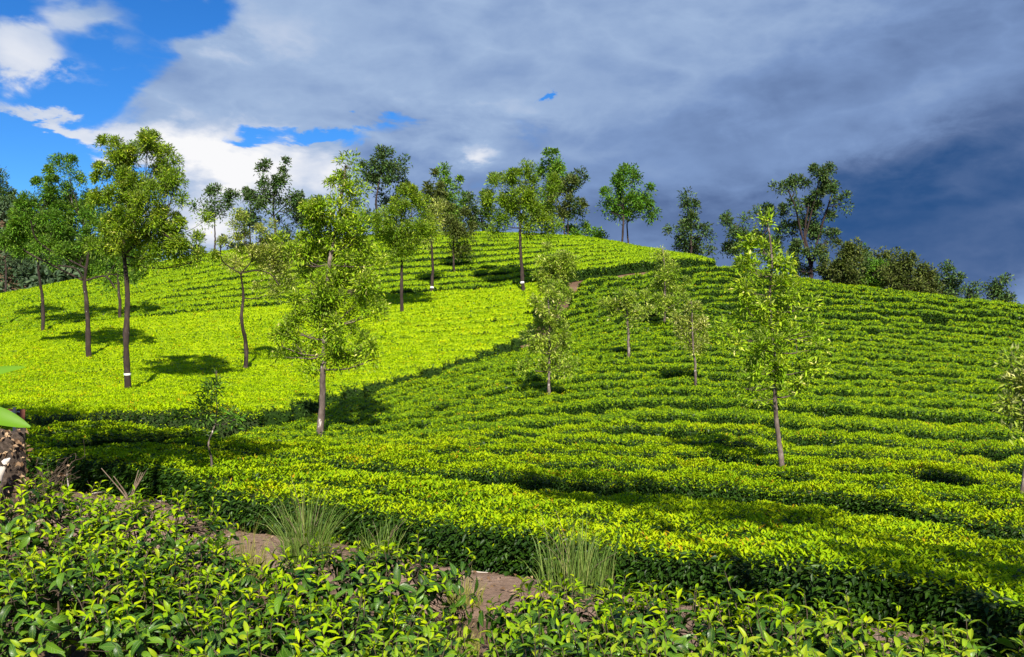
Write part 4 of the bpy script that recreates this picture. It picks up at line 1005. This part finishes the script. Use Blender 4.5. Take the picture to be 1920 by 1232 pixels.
# ------------------------------------------------------------------ near tea bushes
def leaf_template(name, mats, L, W, droop, fold, wave_, seed, nl=6):
    r = np.random.default_rng(seed)
    V = []
    for i in range(nl):
        s = i / (nl - 1)
        wd = W * .5 * math.sin(math.pi * min(1, s ** .82)) ** .8 if 0 < s < 1 else 0.002
        x = L * (math.sin(s * droop) / droop if droop else s)
        z = -L * (1 - math.cos(s * droop)) / max(droop, .01) + .02 * L
        wv = wave_ * W * math.sin(s * 9 + seed)
        V += [(x, -wd, z + fold * wd + wv), (x, 0, z), (x, wd, z + fold * wd - wv)]
    Qd = []
    for i in range(nl - 1):
        a = i * 3
        Qd += [(a, a + 3, a + 4, a + 1), (a + 1, a + 4, a + 5, a + 2)]
    return make_mesh(name, np.array(V), None, mats, quads=np.array(Qd), smooth=True), np.array(V), np.array(Qd)
M['near_young'] = leaf_mat('near_young_leaf', [(0, (0.120, 0.250, 0.006)), (0.5, (0.220, 0.350, 0.007)), (1, (0.360, 0.430, 0.010))], 0.38, 0.38, per_object=True, spec=.25)
M['near_mature'] = leaf_mat('near_mature_leaf', [(0, (0.018, 0.055, 0.004)), (0.6, (0.042, 0.118, 0.007)), (1, (0.105, 0.215, 0.010))], 0.38, 0.25, per_object=True, spec=.35)
def add_veins(m, vein, spot):
    """pale midrib and side veins in the blade's own coordinates, and a few blemishes"""
    t = m.node_tree; g = NT(t)
    p = next(n for n in t.nodes if n.type == 'BSDF_PRINCIPLED')
    src = p.inputs['Base Color'].links[0].from_socket
    co = g.n('ShaderNodeTexCoord').outputs['Object']
    sp = g.n('ShaderNodeSeparateXYZ'); g.link(co, sp.inputs[0])
    ay = g.m('ABSOLUTE', sp.outputs[1])
    mid = g.m('SUBTRACT', 1.0, g.smooth(ay, 0.006, 0.020))
    wv_ = g.m('SINE', g.mul(g.m('SUBTRACT', sp.outputs[0], g.mul(ay, 1.1)), 52.0))
    side = g.mul(g.smooth(wv_, 0.75, 1.0), 0.45)
    f = g.m('MAXIMUM', mid, side)
    c = g.mix(g.mul(f, 0.55), src, vein)
    oi = g.n('ShaderNodeObjectInfo')
    va = g.n('ShaderNodeVectorMath', operation='ADD'); g.link(co, va.inputs[0])
    cx_ = g.n('ShaderNodeCombineXYZ'); g.link(g.mul(oi.outputs['Random'], 40.0), cx_.inputs[0]); g.link(cx_.outputs[0], va.inputs[1])
    nz = g.noise(va.outputs[0], 4.0, 5, 0.6).outputs[0]
    c = g.mix(g.mul(g.smooth(nz, 0.66, 0.72), 0.7), c, spot)
    g.link(c, p.inputs['Base Color'])
    b = g.n('ShaderNodeBump'); b.inputs['Strength'].default_value = 0.5; b.inputs['Distance'].default_value = 0.004
    g.link(g.m('SUBTRACT', 1.0, f), b.inputs['Height']); g.link(b.outputs[0], p.inputs['Normal'])
    r_ = g.m('MULTIPLY_ADD', g.noise(va.outputs[0], 9.0, 4, 0.6).outputs[0], 0.35, 0.22)
    g.link(r_, p.inputs['Roughness'])
add_veins(M['near_young'], (0.42, 0.48, 0.06), (0.30, 0.20, 0.04))
add_veins(M['near_mature'], (0.17, 0.26, 0.04), (0.16, 0.11, 0.03))
TPL = {'y': [], 'm': []}
REST = {'y': [], 'm': []}
for k in range(4):
    REST['y'].append(leaf_template('young_leaf_simple', [], 1, .32, .5 + .35 * k, .55, .04, k, 4)[1:])
    REST['m'].append(leaf_template('mature_leaf_simple', [], 1, .35, .45 + .4 * k, .38, .06, k + 9, 4)[1:])
    TPL['y'].append(leaf_template('young_leaf', [M['near_young']], 1, .32, .5 + .35 * k, .55, .04, k))
    TPL['m'].append(leaf_template('mature_leaf', [M['near_mature']], 1, .35, .45 + .4 * k, .38, .06, k + 9))

def basis(D, N):
    D = norm(D); S = norm(np.cross(N, D)); N2 = np.cross(D, S)
    return D, S, N2

def tea_bush(x, y, rx, ry, top_z, label, seed, nsh=95, side=70, young=.5, leafL=.080):
    r = np.random.default_rng(seed)
    g = float(gsurf(x, y))
    h = top_z - g
    root = empty('tea_bush', (x, y, g)); tag(root, label, 'tea bush', 'tea bushes in the foreground')
    stems, tw = [], []
    tips = []
    for k in range(11):
        a = r.uniform(0, 6.28); q = r.uniform(.25, .85)
        e = np.array([rx * q * math.cos(a), ry * q * math.sin(a), h * r.uniform(.6, .85)])
        b = np.array([r.normal(0, .05), r.normal(0, .05), -.05])
        p = smooth_path([b, b * .5 + e * np.array([.45, .45, .45]) + r.normal(0, .03, 3), e], 8)
        stems.append((p, np.linspace(r.uniform(.010, .018), .004, 8))); tips.append(p)
    tips = np.concatenate(tips)
    v, q = tube_arrays(stems, 6)
    link('stems', make_mesh('stems', v, None, [M['twig']], quads=q, smooth=True), root)
    LP, LD, LN, LL, LY = [], [], [], [], []
    def shoot(p0, dr, ln, nlv, yfrac, scale):
        p1 = p0 + dr * ln
        j = np.argmin(np.linalg.norm(tips - p0, axis=1))
        tw.append((smooth_path([tips[j], .5 * (tips[j] + p0) + r.normal(0, .015, 3), p0, p1], 6), np.linspace(.0045, .0018, 6)))
        a = r.uniform(0, 6.28)
        ref = norm(np.cross(dr, [.3, .2, .9])); ref2 = np.cross(dr, ref)
        for i in range(nlv):
            t = (i + .4) / nlv
            a += 2.4 + r.normal(0, .25)
            o_ = math.cos(a) * ref + math.sin(a) * ref2
            yv = t > 1 - yfrac
            rise = (.15 + 1.25 * t) if yv else r.uniform(-.15, .55)
            d_ = norm(o_ + dr * rise + np.array([0, 0, r.normal(0, .12)]))
            LP.append(p0 + dr * ln * (t if yv else t * .9)); LD.append(d_)
            nn = dr - d_ * np.dot(dr, d_)
            LN.append(norm(nn + .3 * np.array([0, 0, 1]) + r.normal(0, .2, 3)))
            LL.append(leafL * scale * (1.1 - .42 * t if yv else r.uniform(.85, 1.3))); LY.append(yv)
    for k in range(nsh):
        a = r.uniform(0, 6.28); q = math.sqrt(r.random()) * .98
        z = h * (1 - .22 * q ** 3) * (1 + .07 * r.normal()) - .09
        p = np.array([rx * q * math.cos(a), ry * q * math.sin(a), z])
        dr = norm(np.array([.45 * q * math.cos(a) + r.normal(0, .18), .45 * q * math.sin(a) + r.normal(0, .18), 1.0]))
        shoot(p, dr, r.uniform(.07, .18), int(r.integers(5, 9)), young * r.uniform(.5, 1.3), r.uniform(.85, 1.15))
    for k in range(side):
        a = r.uniform(math.pi, 2 * math.pi) if r.random() < .72 else r.uniform(0, math.pi)
        zf = r.beta(1.6, 1.3)
        q = r.uniform(.6, 1.0)
        p = np.array([rx * q * math.cos(a), ry * q * math.sin(a), h * (.12 + .72 * zf)])
        dr = norm(np.array([math.cos(a) + r.normal(0, .3), math.sin(a) + r.normal(0, .3), r.uniform(-.1, .9)]))
        shoot(p, dr, r.uniform(.08, .18), int(r.integers(4, 7)), .12 if r.random() < .75 else .4, r.uniform(.9, 1.25))
    v, q = tube_arrays(tw, 3)
    link('twigs', make_mesh('twigs', v, None, [M['twig']], quads=q, smooth=True), root)
    LP, LD, LN, LL, LY = map(np.array, (LP, LD, LN, LL, LY))
    Dv, Sv, Nv = basis(LD, LN)
    wp = LP + np.array([x, y, g])
    # the leaves that show largest become parts of their own
    dcam = np.linalg.norm(wp - np.array([0, 0, EYE]), axis=1)
    outw = np.sqrt((LP[:, 0] / rx) ** 2 + (LP[:, 1] / ry) ** 2) + LP[:, 2] / h
    facing = -LP[:, 1] / ry
    px = wp[:, 0] / np.maximum(wp[:, 1], .1) * F + 960; py = 616 - (wp[:, 2] - EYE) / np.maximum(wp[:, 1], .1) * F
    inview = (px > -30) & (px < 1950) & (py < 1260) & (wp[:, 1] > .5)
    score = LL / dcam * (1 + .6 * outw + .3 * facing) + np.where(inview, 10, 0)
    order = np.argsort(-score)
    single = [i for i in order[:290] if inview[i]]
    ss = set(int(i) for i in single)
    from mathutils import Matrix
    for i in single:
        me = TPL['y' if LY[i] else 'm'][int(r.integers(0, 4))][0]
        o = bpy.data.objects.new('leaf', me)
        o.parent = root
        L = float(LL[i])
        mt = Matrix.Identity(4)
        for c_ in range(3):
            mt[c_][0] = Dv[i, c_] * L; mt[c_][1] = Sv[i, c_] * L; mt[c_][2] = Nv[i, c_] * L; mt[c_][3] = LP[i, c_]
        o.matrix_local = mt
        COL.objects.link(o)
    rest = np.array([i for i in range(len(LP)) if i not in ss], int)
    if len(rest):
        for key, nm in (('y', 'flush'), ('m', 'mature')):
            pass
        VV, QQ, MI, TT = [], [], [], []; offv = 0
        for i in rest:
            tv, tq = REST['y' if LY[i] else 'm'][i % 4]
            VV.append(LP[i] + LL[i] * (tv[:, :1] * Dv[i] + tv[:, 1:2] * Sv[i] + tv[:, 2:] * Nv[i]))
            QQ.append(tq + offv); offv += len(tv)
            MI += [0 if LY[i] else 1] * len(tq); TT += [float(.9 * r.random())] * len(tv)
        TRIS[0] += 2 * sum(len(q_) for q_ in QQ)
        c = link('foliage', make_mesh('foliage', np.concatenate(VV), None, [M['flush'], M['mature']], np.array(MI), np.array(TT), True, quads=np.concatenate(QQ)), root)
        c['kind'] = 'stuff'

BUSHES = [  # px, top py, distance, rx, ry, label
    (70, 925, 5.6, .62, .5, 'sunlit yellow-tipped tea bush beside the dry stump'),
    (290, 948, 5.5, .52, .5, 'rounded tea bush with bright tips beside the bare path bend'),
    (-40, 1010, 4.6, .5, .45, 'open leggy tea bush cut by the frame edge below the stump'),
    (150, 1035, 4.4, .5, .42, 'open leggy tea bush with bare stems showing and soil beneath'),
    (340, 1060, 4.3, .42, .42, 'dark glossy tea bush at the near corner of the path bend'),
    (205, 985, 5.0, .42, .36, 'leafy tea bush filling in behind the open leggy one'),
    (372, 1000, 4.9, .32, .34, 'small bright tea bush at the end of the left row beside the path'),
    (500, 1105, 3.9, .42, .4, 'low tea bush in front of the yellowish grass tuft'),
    (680, 1008, 5.1, .66, .42, 'dark rounded tea bush in front of the tall green grass tuft'),
    (650, 1120, 3.9, .46, .4, 'broad glossy tea bush at the bottom middle beside the dry grass'),
    (800, 1180, 3.5, .3, .3, 'small dark tea bush right by the dry grass at the bottom'),
    (1085, 1085, 4.7, .50, .42, 'tea bush with long shoots below the tall rushy grass'),
    (1040, 1170, 3.35, .42, .35, 'near tea bush with one large pale arching leaf at the bottom'),
    (1270, 1100, 4.2, .46, .4, 'dense dark tea bush in the middle of the near right row'),
    (1290, 1185, 3.2, .4, .32, 'nearest dark glossy tea bush at the bottom of the right row'),
    (1460, 1100, 3.8, .36, .36, 'tea bush with tall upright bright shoots against the dark hedge'),
    (1650, 1150, 3.5, .42, .4, 'bright tea bush full of pale arching young leaves'),
    (1500, 1200, 3.0, .34, .3, 'low tea bush over dark soil between two bright bushes'),
    (1840, 1175, 3.3, .42, .4, 'bright tea bush in the bottom corner below the dark hedge'),
]
for k, (px, py, d, rx, ry, lab) in enumerate(BUSHES):
    p = W3(px, py, d)
    tea_bush(p[0], p[1], rx * .86, ry * .86, p[2] - (.02 if py < 960 else .10), lab, 300 + k, nsh=int((250 if k in (2, 3, 4) else 360) * rx * ry) + 10, side=int((120 if k in (2, 3) else 230) * rx), young=.65 if px > 1350 else (.75 if py < 960 else .5))

# ------------------------------------------------------------------ grass tufts
def tuft(px, py, wpx, hpx, n, mat, label, seed, lean=.28):
    r = np.random.default_rng(seed)
    p = hit(px, py, 0.0); x, y = p[0], p[1]; g = float(gsurf(x, y)); rad = wpx * y / F; hgt = hpx * y / F
    root = empty('grass_tuft', (x, y, g)); tag(root, label, 'grass tuft', 'grass tufts along the path')
    VV, QQ, TT = [], [], []; offv = 0
    for k in range(n):
        a = r.uniform(0, 6.28); q = math.sqrt(r.random())
        b = np.array([rad * q * math.cos(a), rad * .7 * q * math.sin(a), -.02])
        h = hgt * r.uniform(.45, 1.1) * (1 - .35 * q * q)
        ln = np.array([math.cos(a) * q, math.sin(a) * q, 0]) * lean * h + r.normal(0, .10, 3) * h
        s = norm(np.array([r.normal(), r.normal(), 0])); wd = r.uniform(.0016, .0046)
        if r.random() < .22: ln = ln * 2.0 + r.normal(0, .12, 3) * h
        pts = [b + np.array([0, 0, h * t]) + ln * t ** 2.1 - np.array([0, 0, .42 * np.linalg.norm(ln) * t ** 3]) for t in (0, .4, .74, 1)]
        for i, pt in enumerate(pts):
            ww = wd * (1 - .9 * (i / 3) ** 1.6)
            VV += [pt - s * ww, pt + s * ww]
        for i in range(3):
            a_ = offv + 2 * i; QQ.append((a_, a_ + 1, a_ + 3, a_ + 2))
        TT += [float(r.beta(2, 2))] * 8; offv += 8
    c = link('blades', make_mesh('blades', np.array(VV), None, [M[mat]], tint=np.array(TT), quads=np.array(QQ)), root)
    c['kind'] = 'stuff'
    # a few bent dry stalks
    paths = []
    for k in range(6):
        a = r.uniform(0, 6.28); e = np.array([rad * 1.3 * math.cos(a), rad * math.sin(a), hgt * r.uniform(.5, .95)])
        paths.append((smooth_path([(0, 0, 0), e * np.array([.4, .4, .6]), e], 6), np.linspace(.003, .0012, 6)))
    v, q = tube_arrays(paths, 4)
    link('stalks', make_mesh('stalks', v, None, [M['limb_tan']], quads=q, smooth=True), root)
tuft(575, 1066, 42, 185, 360, 'grass_g', 'tall pale green grass tuft in front of the hedge', 1, .5)
tuft(462, 1090, 34, 115, 170, 'grass_y', 'yellowish shorter grass tuft on the soil left of the tall one', 2, .2)
tuft(715, 1052, 40, 100, 130, 'grass_g', 'short grass tuft against the foot of the hedge', 3, .3)
tuft(1078, 1128, 70, 170, 300, 'grass_g', 'rushy upright grass tuft in front of the dark hedge', 4, .15)
tuft(868, 1150, 36, 95, 130, 'grass_y', 'thin grass tuft standing on the bare path patch', 5, .25)
tuft(850, 1225, 50, 80, 150, 'grass_y', 'straw-coloured dry grass tuft low between near bushes', 6, .4)

# ------------------------------------------------------------------ litter on the path
def litter():
    r = np.random.default_rng(5)
    n = 900
    t = r.random(n); i = t * 5
    line = np.array([(2.6, 4.4), (1.0, 5.8), (-.2, 6.8), (-2.2, 8.0), (-3.6, 9.3), (-6.5, 10.6)])
    k = i.astype(int); f = (i - k)[:, None]
    p = line[k] * (1 - f) + line[np.minimum(k + 1, 5)] * f + r.normal(0, .45, (n, 2))
    q = np.stack([r.uniform(-3.4, 2.5, 700), r.uniform(3.0, 5.8, 700)], 1)
    p = np.vstack([p, q]); n = len(p)
    P = np.c_[p, gsurf(p[:, 0], p[:, 1]) + .045]
    a = r.uniform(0, 6.28, n)
    D = np.c_[np.cos(a), np.sin(a), r.normal(0, .2, n)]; N = r.normal(0, .25, (n, 3)) + np.array([0, 0, 1])
    L = r.uniform(.03, .07, n)
    v, tr, kv, kf = leaf_arrays(P, D, N, L, L * .45, 'bend', droop=.2)
    tag(link('fallen_leaves', make_mesh('fallen_leaves', v, tr, [M['dryleaf']], None, np.repeat(r.random(n), kv))), 'dry brown leaves scattered over the bare soil', None, None, 'stuff')
    # pebbles
    ico = np.array([(0, 0, 1), (.9, 0, .3), (.28, .85, .3), (-.72, .53, .3), (-.72, -.53, .3), (.28, -.85, .3), (.5, .5, -.6), (-.5, .4, -.6), (0, -.7, -.6)])
    fc = np.array([(0, 1, 2), (0, 2, 3), (0, 3, 4), (0, 4, 5), (0, 5, 1), (1, 6, 2), (2, 7, 3), (2, 6, 7), (3, 7, 4), (4, 7, 8), (4, 8, 5), (5, 8, 1), (1, 8, 6), (6, 8, 7)])
    m = 1100
    j = r.integers(0, n, m)
    c = P[j] + np.c_[r.normal(0, .2, (m, 2)), np.zeros(m)]; c[:, 2] = gsurf(c[:, 0], c[:, 1]) + .02
    sc = r.uniform(.005, .030, (m, 1, 1)) * (r.random((m, 1, 1)) ** .7) * r.uniform(.6, 1.2, (m, 1, 3))
    V = (ico[None] * sc + c[:, None]).reshape(-1, 3)
    tag(link('pebbles', make_mesh('pebbles', V, (fc[None] + (np.arange(m) * 9)[:, None, None]).reshape(-1, 3), [M['clod']])), 'small pebbles and clods on the bare soil', None, None, 'stuff')
litter()

# ------------------------------------------------------------------ corner by the stump
def stump():
    d = 9.2
    p = W3(22, 880, d); x, y = p[0], p[1]; g = float(gsurf(x, y)) - .05
    top = W3(22, 806, d)[2]; h = top - g
    root = empty('tree_stump', (x, y, g)); tag(root, 'grey old tree stump covered in dead dry leaves', 'stump')
    r = np.random.default_rng(3)
    sides, lv = 16, 9
    V = []
    for i in range(lv):
        t = i / (lv - 1)
        for k in range(sides):
            a = k / sides * 6.283
            rr = .12 * (1 + .55 * (1 - t) ** 3) * (1 + .12 * math.sin(3 * a + 1) + .07 * math.sin(7 * a + t * 3)) + r.normal(0, .005)
            V.append((rr * math.cos(a), rr * math.sin(a), h * t + (.03 * math.sin(2 * a) if i == lv - 1 else 0)))
    V.append((0, 0, h - .02))
    Q, T_ = [], []
    for i in range(lv - 1):
        for k in range(sides):
            a, b = i * sides + k, i * sides + (k + 1) % sides
            T_ += [(a, b, b + sides), (a, b + sides, a + sides)]
    for k in range(sides):
        T_.append(((lv - 1) * sides + k, (lv - 1) * sides + (k + 1) % sides, len(V) - 1))
    link('trunk', make_mesh('trunk', np.array(V), np.array(T_), [M['stump']]), root)
    n = 230
    a = r.uniform(math.pi * .9, math.pi * 2.15, n); t = np.minimum(r.beta(1.3, .9, n) * 1.06, 1.02)
    rr = (.132 + .065 * (1 - t)) * np.where(t > .99, r.random(n) ** .5, 1)
    P = np.stack([rr * np.cos(a), rr * np.sin(a), h * t * .98], 1)
    keep = np.sin(a * 3 + 4 * t) + np.sin(t * 11 + a * 2) + r.normal(0, .5, n) > -.3
    P = np.where(keep[:, None], P, P * np.array([.9, .9, 1]))
    D = np.stack([np.cos(a) * .6 + r.normal(0, .5, n), np.sin(a) * .6 + r.normal(0, .5, n), r.normal(-.5, .6, n)], 1)
    N = np.stack([np.cos(a), np.sin(a), np.full(n, .4)], 1) + r.normal(0, .4, (n, 3))
    L = r.uniform(.03, .075, n)
    v, tr, kv, kf = leaf_arrays(P, D, N, L, L * .5, 'bend')
    c = link('dead_leaves', make_mesh('dead_leaves', v, tr, [M['dryleaf']], None, np.repeat(r.random(n), kv)), root); c['kind'] = 'stuff'
stump()

def sign():
    d = 9.7
    p = W3(27, 800, d); x, y = p[0], p[1]; g = float(gsurf(x, y))
    root = empty('sign', (x, y, g)); tag(root, 'small rust-brown sign seen from behind on a grey pole above the stump', 'sign')
    def box(name, lo, hi, mat):
        x0, y0, z0 = lo; x1, y1, z1 = hi; b = .004
        V = []
        for (zx, s) in ((y0, b), (y0 + b, 0), (y1 - b, 0), (y1, b)):
            V += [(x0 + s, zx, z0 + s), (x1 - s, zx, z0 + s), (x1 - s, zx, z1 - s), (x0 + s, zx, z1 - s)]
        Q = [(0, 1, 2, 3), (15, 14, 13, 12)]
        for i in range(3):
            for k in range(4):
                a = i * 4 + k; b2 = i * 4 + (k + 1) % 4
                Q.append((a, a + 4, b2 + 4, b2))
        return link(name, make_mesh(name, np.array(V), None, [mat], quads=np.array(Q)), root)
    zt = W3(0, 764, d)[2] - g; z1 = W3(0, 767, d)[2] - g; z0 = W3(0, 799, d)[2] - g
    s = d / F
    box('board', (-15 * s, .022, z0), (-1.0 * s, .040, z1), M['rust'])
    box('board', (1.5 * s, .022, z0), (17 * s, .040, z1 - .004), M['rust'])
    v, q = tube_arrays([(np.array([(0, 0, -.1), (0, 0, zt * .5), (0, 0, zt)]), np.array([.016, .016, .0155]))], 10)
    link('pole', make_mesh('pole', v, None, [M['grey_metal']], quads=q, smooth=True), root)
    for zz in (z0 + .03, z1 - .03):
        box('bracket', (-.05, .012, zz - .008), (.05, .020, zz + .008), M['grey_metal'])
sign()

def stick_set():
    r = np.random.default_rng(8)
    # white-footed stake leaning by the path
    d = 9.9
    a = W3(136, 921, d); b = W3(121, 888, d)
    g = float(gsurf(a[0], a[1])); 
    root = empty('stake', (a[0], a[1], g)); tag(root, 'thin leaning stake with a white clod at its foot by the path', 'stake')
    v, q = tube_arrays([(smooth_path([(0, 0, -.03), ((b[0] - a[0]) * .5 + .004, .02, (b[2] - a[2]) * .5), (b[0] - a[0], .05, b[2] - g)], 8), np.linspace(.009, .006, 8))], 7)
    link('shaft', make_mesh('shaft', v, None, [M['wood_pale']], quads=q, smooth=True), root)
    ico = np.array([(0, 0, 1), (.9, 0, .3), (.28, .85, .3), (-.72, .53, .3), (-.72, -.53, .3), (.28, -.85, .3), (.5, .5, -.6), (-.5, .4, -.6), (0, -.7, -.6)])
    fc = np.array([(0, 1, 2), (0, 2, 3), (0, 3, 4), (0, 4, 5), (0, 5, 1), (1, 6, 2), (2, 7, 3), (2, 6, 7), (3, 7, 4), (4, 7, 8), (4, 8, 5), (5, 8, 1), (1, 8, 6), (6, 8, 7)])
    link('foot', make_mesh('foot', ico * np.array([.035, .03, .022]) + np.array([.01, -.01, .02]), fc, [M['paint']]), root)
    # white log end at the frame edge
    p = W3(8, 872, 8.9); g = float(gsurf(p[0], p[1]))
    root = empty('fallen_log', (p[0], p[1], g)); tag(root, 'bleached white broken log leaning against the stump', 'log')
    v, q = tube_arrays([(smooth_path([(-.16, 0, .0), (-.02, -.02, p[2] - g - .05), (.06, 0, p[2] - g + .07)], 10), np.array([.034, .037, .038, .036, .035, .034, .032, .030, .02, .006]))], 9)
    link('wood', make_mesh('wood', v, None, [M['wood_pale']], quads=q, smooth=True), root)
    # dead twiggy shrub beside the stump
    p = W3(85, 905, 9.4); g = float(gsurf(p[0], p[1]))
    root = empty('dead_shrub', (p[0], p[1], g)); tag(root, 'leafless brown twiggy shrub right beside the stump', 'shrub')
    paths = []
    for k in range(26):
        e = np.array([r.normal(0, .22), r.normal(0, .15), r.uniform(.2, .62)])
        if k < 4: e = np.array([r.uniform(.2, .35), 0, r.uniform(.45, .62)])
        m_ = e * np.array([.3, .4, .55]) + r.normal(0, .05, 3)
        pth = smooth_path([(r.normal(0, .06), r.normal(0, .05), -.02), m_, e], 8)
        paths.append((pth, np.linspace(r.uniform(.007, .016), .003, 8)))
        for q_ in range(3):
            a0 = pth[r.integers(3, 8)]
            paths.append((smooth_path([a0, a0 + r.normal(0, .05, 3) + np.array([.02, 0, .06]), a0 + r.normal(0, .09, 3) + np.array([.03, 0, .1])], 5), np.linspace(.004, .0015, 5)))
    v, q = tube_arrays(paths, 5)
    link('twigs', make_mesh('twigs', v, None, [M['twig']], quads=q, smooth=True), root)
    n = 60
    P = np.concatenate([pt for pt, _ in paths])[r.integers(0, 400, n)]
    L = r.uniform(.03, .06, n)
    vv, tr, kv, kf = leaf_arrays(P, r.normal(0, 1, (n, 3)), r.normal(0, 1, (n, 3)), L, L * .5, 'bend')
    c = link('withered_leaves', make_mesh('withered_leaves', vv, tr, [M['dryleaf']], None, np.repeat(r.random(n), kv)), root); c['kind'] = 'stuff'
    # bare stemmed shrub at the hedge foot
    p = W3(243, 925, 10.2); g = float(gsurf(p[0], p[1]))
    root = empty('bare_shrub', (p[0], p[1], g)); tag(root, 'pale bare-stemmed forking shrub at the foot of the hedge by the path', 'shrub')
    paths = []
    for k in range(9):
        e = np.array([r.normal(0, .16), -.05 + r.normal(0, .05), r.uniform(.25, .42)])
        paths.append((smooth_path([(0, 0, -.03), (e[0] * .2, e[1] * .4, .10), e], 7), np.linspace(.012, .004, 7)))
    v, q = tube_arrays(paths, 6)
    link('stems', make_mesh('stems', v, None, [M['limb_tan']], quads=q, smooth=True), root)
    # twigs lying on the soil
    for k in range(10):
        px, py = [(180, 930), (250, 945), (300, 940), (420, 1010), (930, 1068), (900, 1080), (190, 1210), (60, 1190), (185, 1180), (400, 1190)][k]
        p = hit(px, py, .02); a = r.uniform(0, 3.14); ln = r.uniform(.12, .28)
        g = float(gsurf(p[0], p[1])) + .035
        e = np.array([math.cos(a) * ln, math.sin(a) * ln, 0])
        v, q = tube_arrays([(smooth_path([-e * .5 + np.array([0, 0, .01]), r.normal(0, .015, 3), e * .5], 6), np.linspace(.007, .003, 6))], 6)
        o = link('fallen_twig', make_mesh('fallen_twig', v, None, [M['wood_pale']], quads=q, smooth=True), None, (p[0], p[1], g))
        tag(o, 'short dry twig lying on the bare brown soil', 'twig', 'dry twigs on the soil')
stick_set()

def broad_plant():
    """a big-leaved plant standing just outside the frame; two leaf blades reach in"""
    x, y = -1.62, 2.2; g = float(gsurf(x, y))
    root = empty('broad_leaf_plant', (x, y, g)); tag(root, 'smooth bright green broad leaf blades poking in at the frame edge', 'plant')
    d = 2.15
    stem_top = np.array([0, 0, EYE - g - .25])
    paths = [(smooth_path([(0, 0, -.05), (.03, 0, stem_top[2] * .5), stem_top], 10), np.linspace(.02, .012, 10))]
    for (tip_px, tip_py, mid_py, half, fold, kk) in ((57, 801, 788, .020, .5, 0), (48, 689, 706, .012, .9, 1)):
        tip = W3(tip_px, tip_py, d) - np.array([x, y, g])
        base = W3(-130, mid_py + (14 if kk == 0 else 16), d) - np.array([x, y, g])
        mid = W3(-30, mid_py - (6 if kk == 0 else -2), d) - np.array([x, y, g])
        pts = smooth_path([base, mid, tip], 12)
        T = norm(np.gradient(pts, axis=0)); S = norm(np.cross(T, [0, -.75, .65])); N = np.cross(S, T)
        V = []
        for i, p_ in enumerate(pts):
            t = i / 11; wd = half * math.sin(math.pi * (t * .97 + .02) ** .9) ** .7 * 1.4
            V += [p_ - S[i] * wd + N[i] * wd * fold, p_, p_ + S[i] * wd + N[i] * wd * fold]
        Q = []
        for i in range(11):
            a = i * 3; Q += [(a, a + 1, a + 4, a + 3), (a + 1, a + 2, a + 5, a + 4)]
        link('leaf', make_mesh('leaf', np.array(V), None, [M['broad']], tint=np.full(len(V), .3 + .4 * kk), quads=np.array(Q), smooth=True), root)
        paths.append((smooth_path([stem_top - np.array([0, 0, .15]), .5 * (stem_top + base), base], 6), np.linspace(.008, .004, 6)))
    v, q = tube_arrays(paths, 7)
    link('stem', make_mesh('stem', v, None, [M['broad']], tint=np.zeros(len(v)), quads=q, smooth=True), root)
broad_plant()

print('tris', TRIS[0], 't', round(time.time() - T_START, 1))
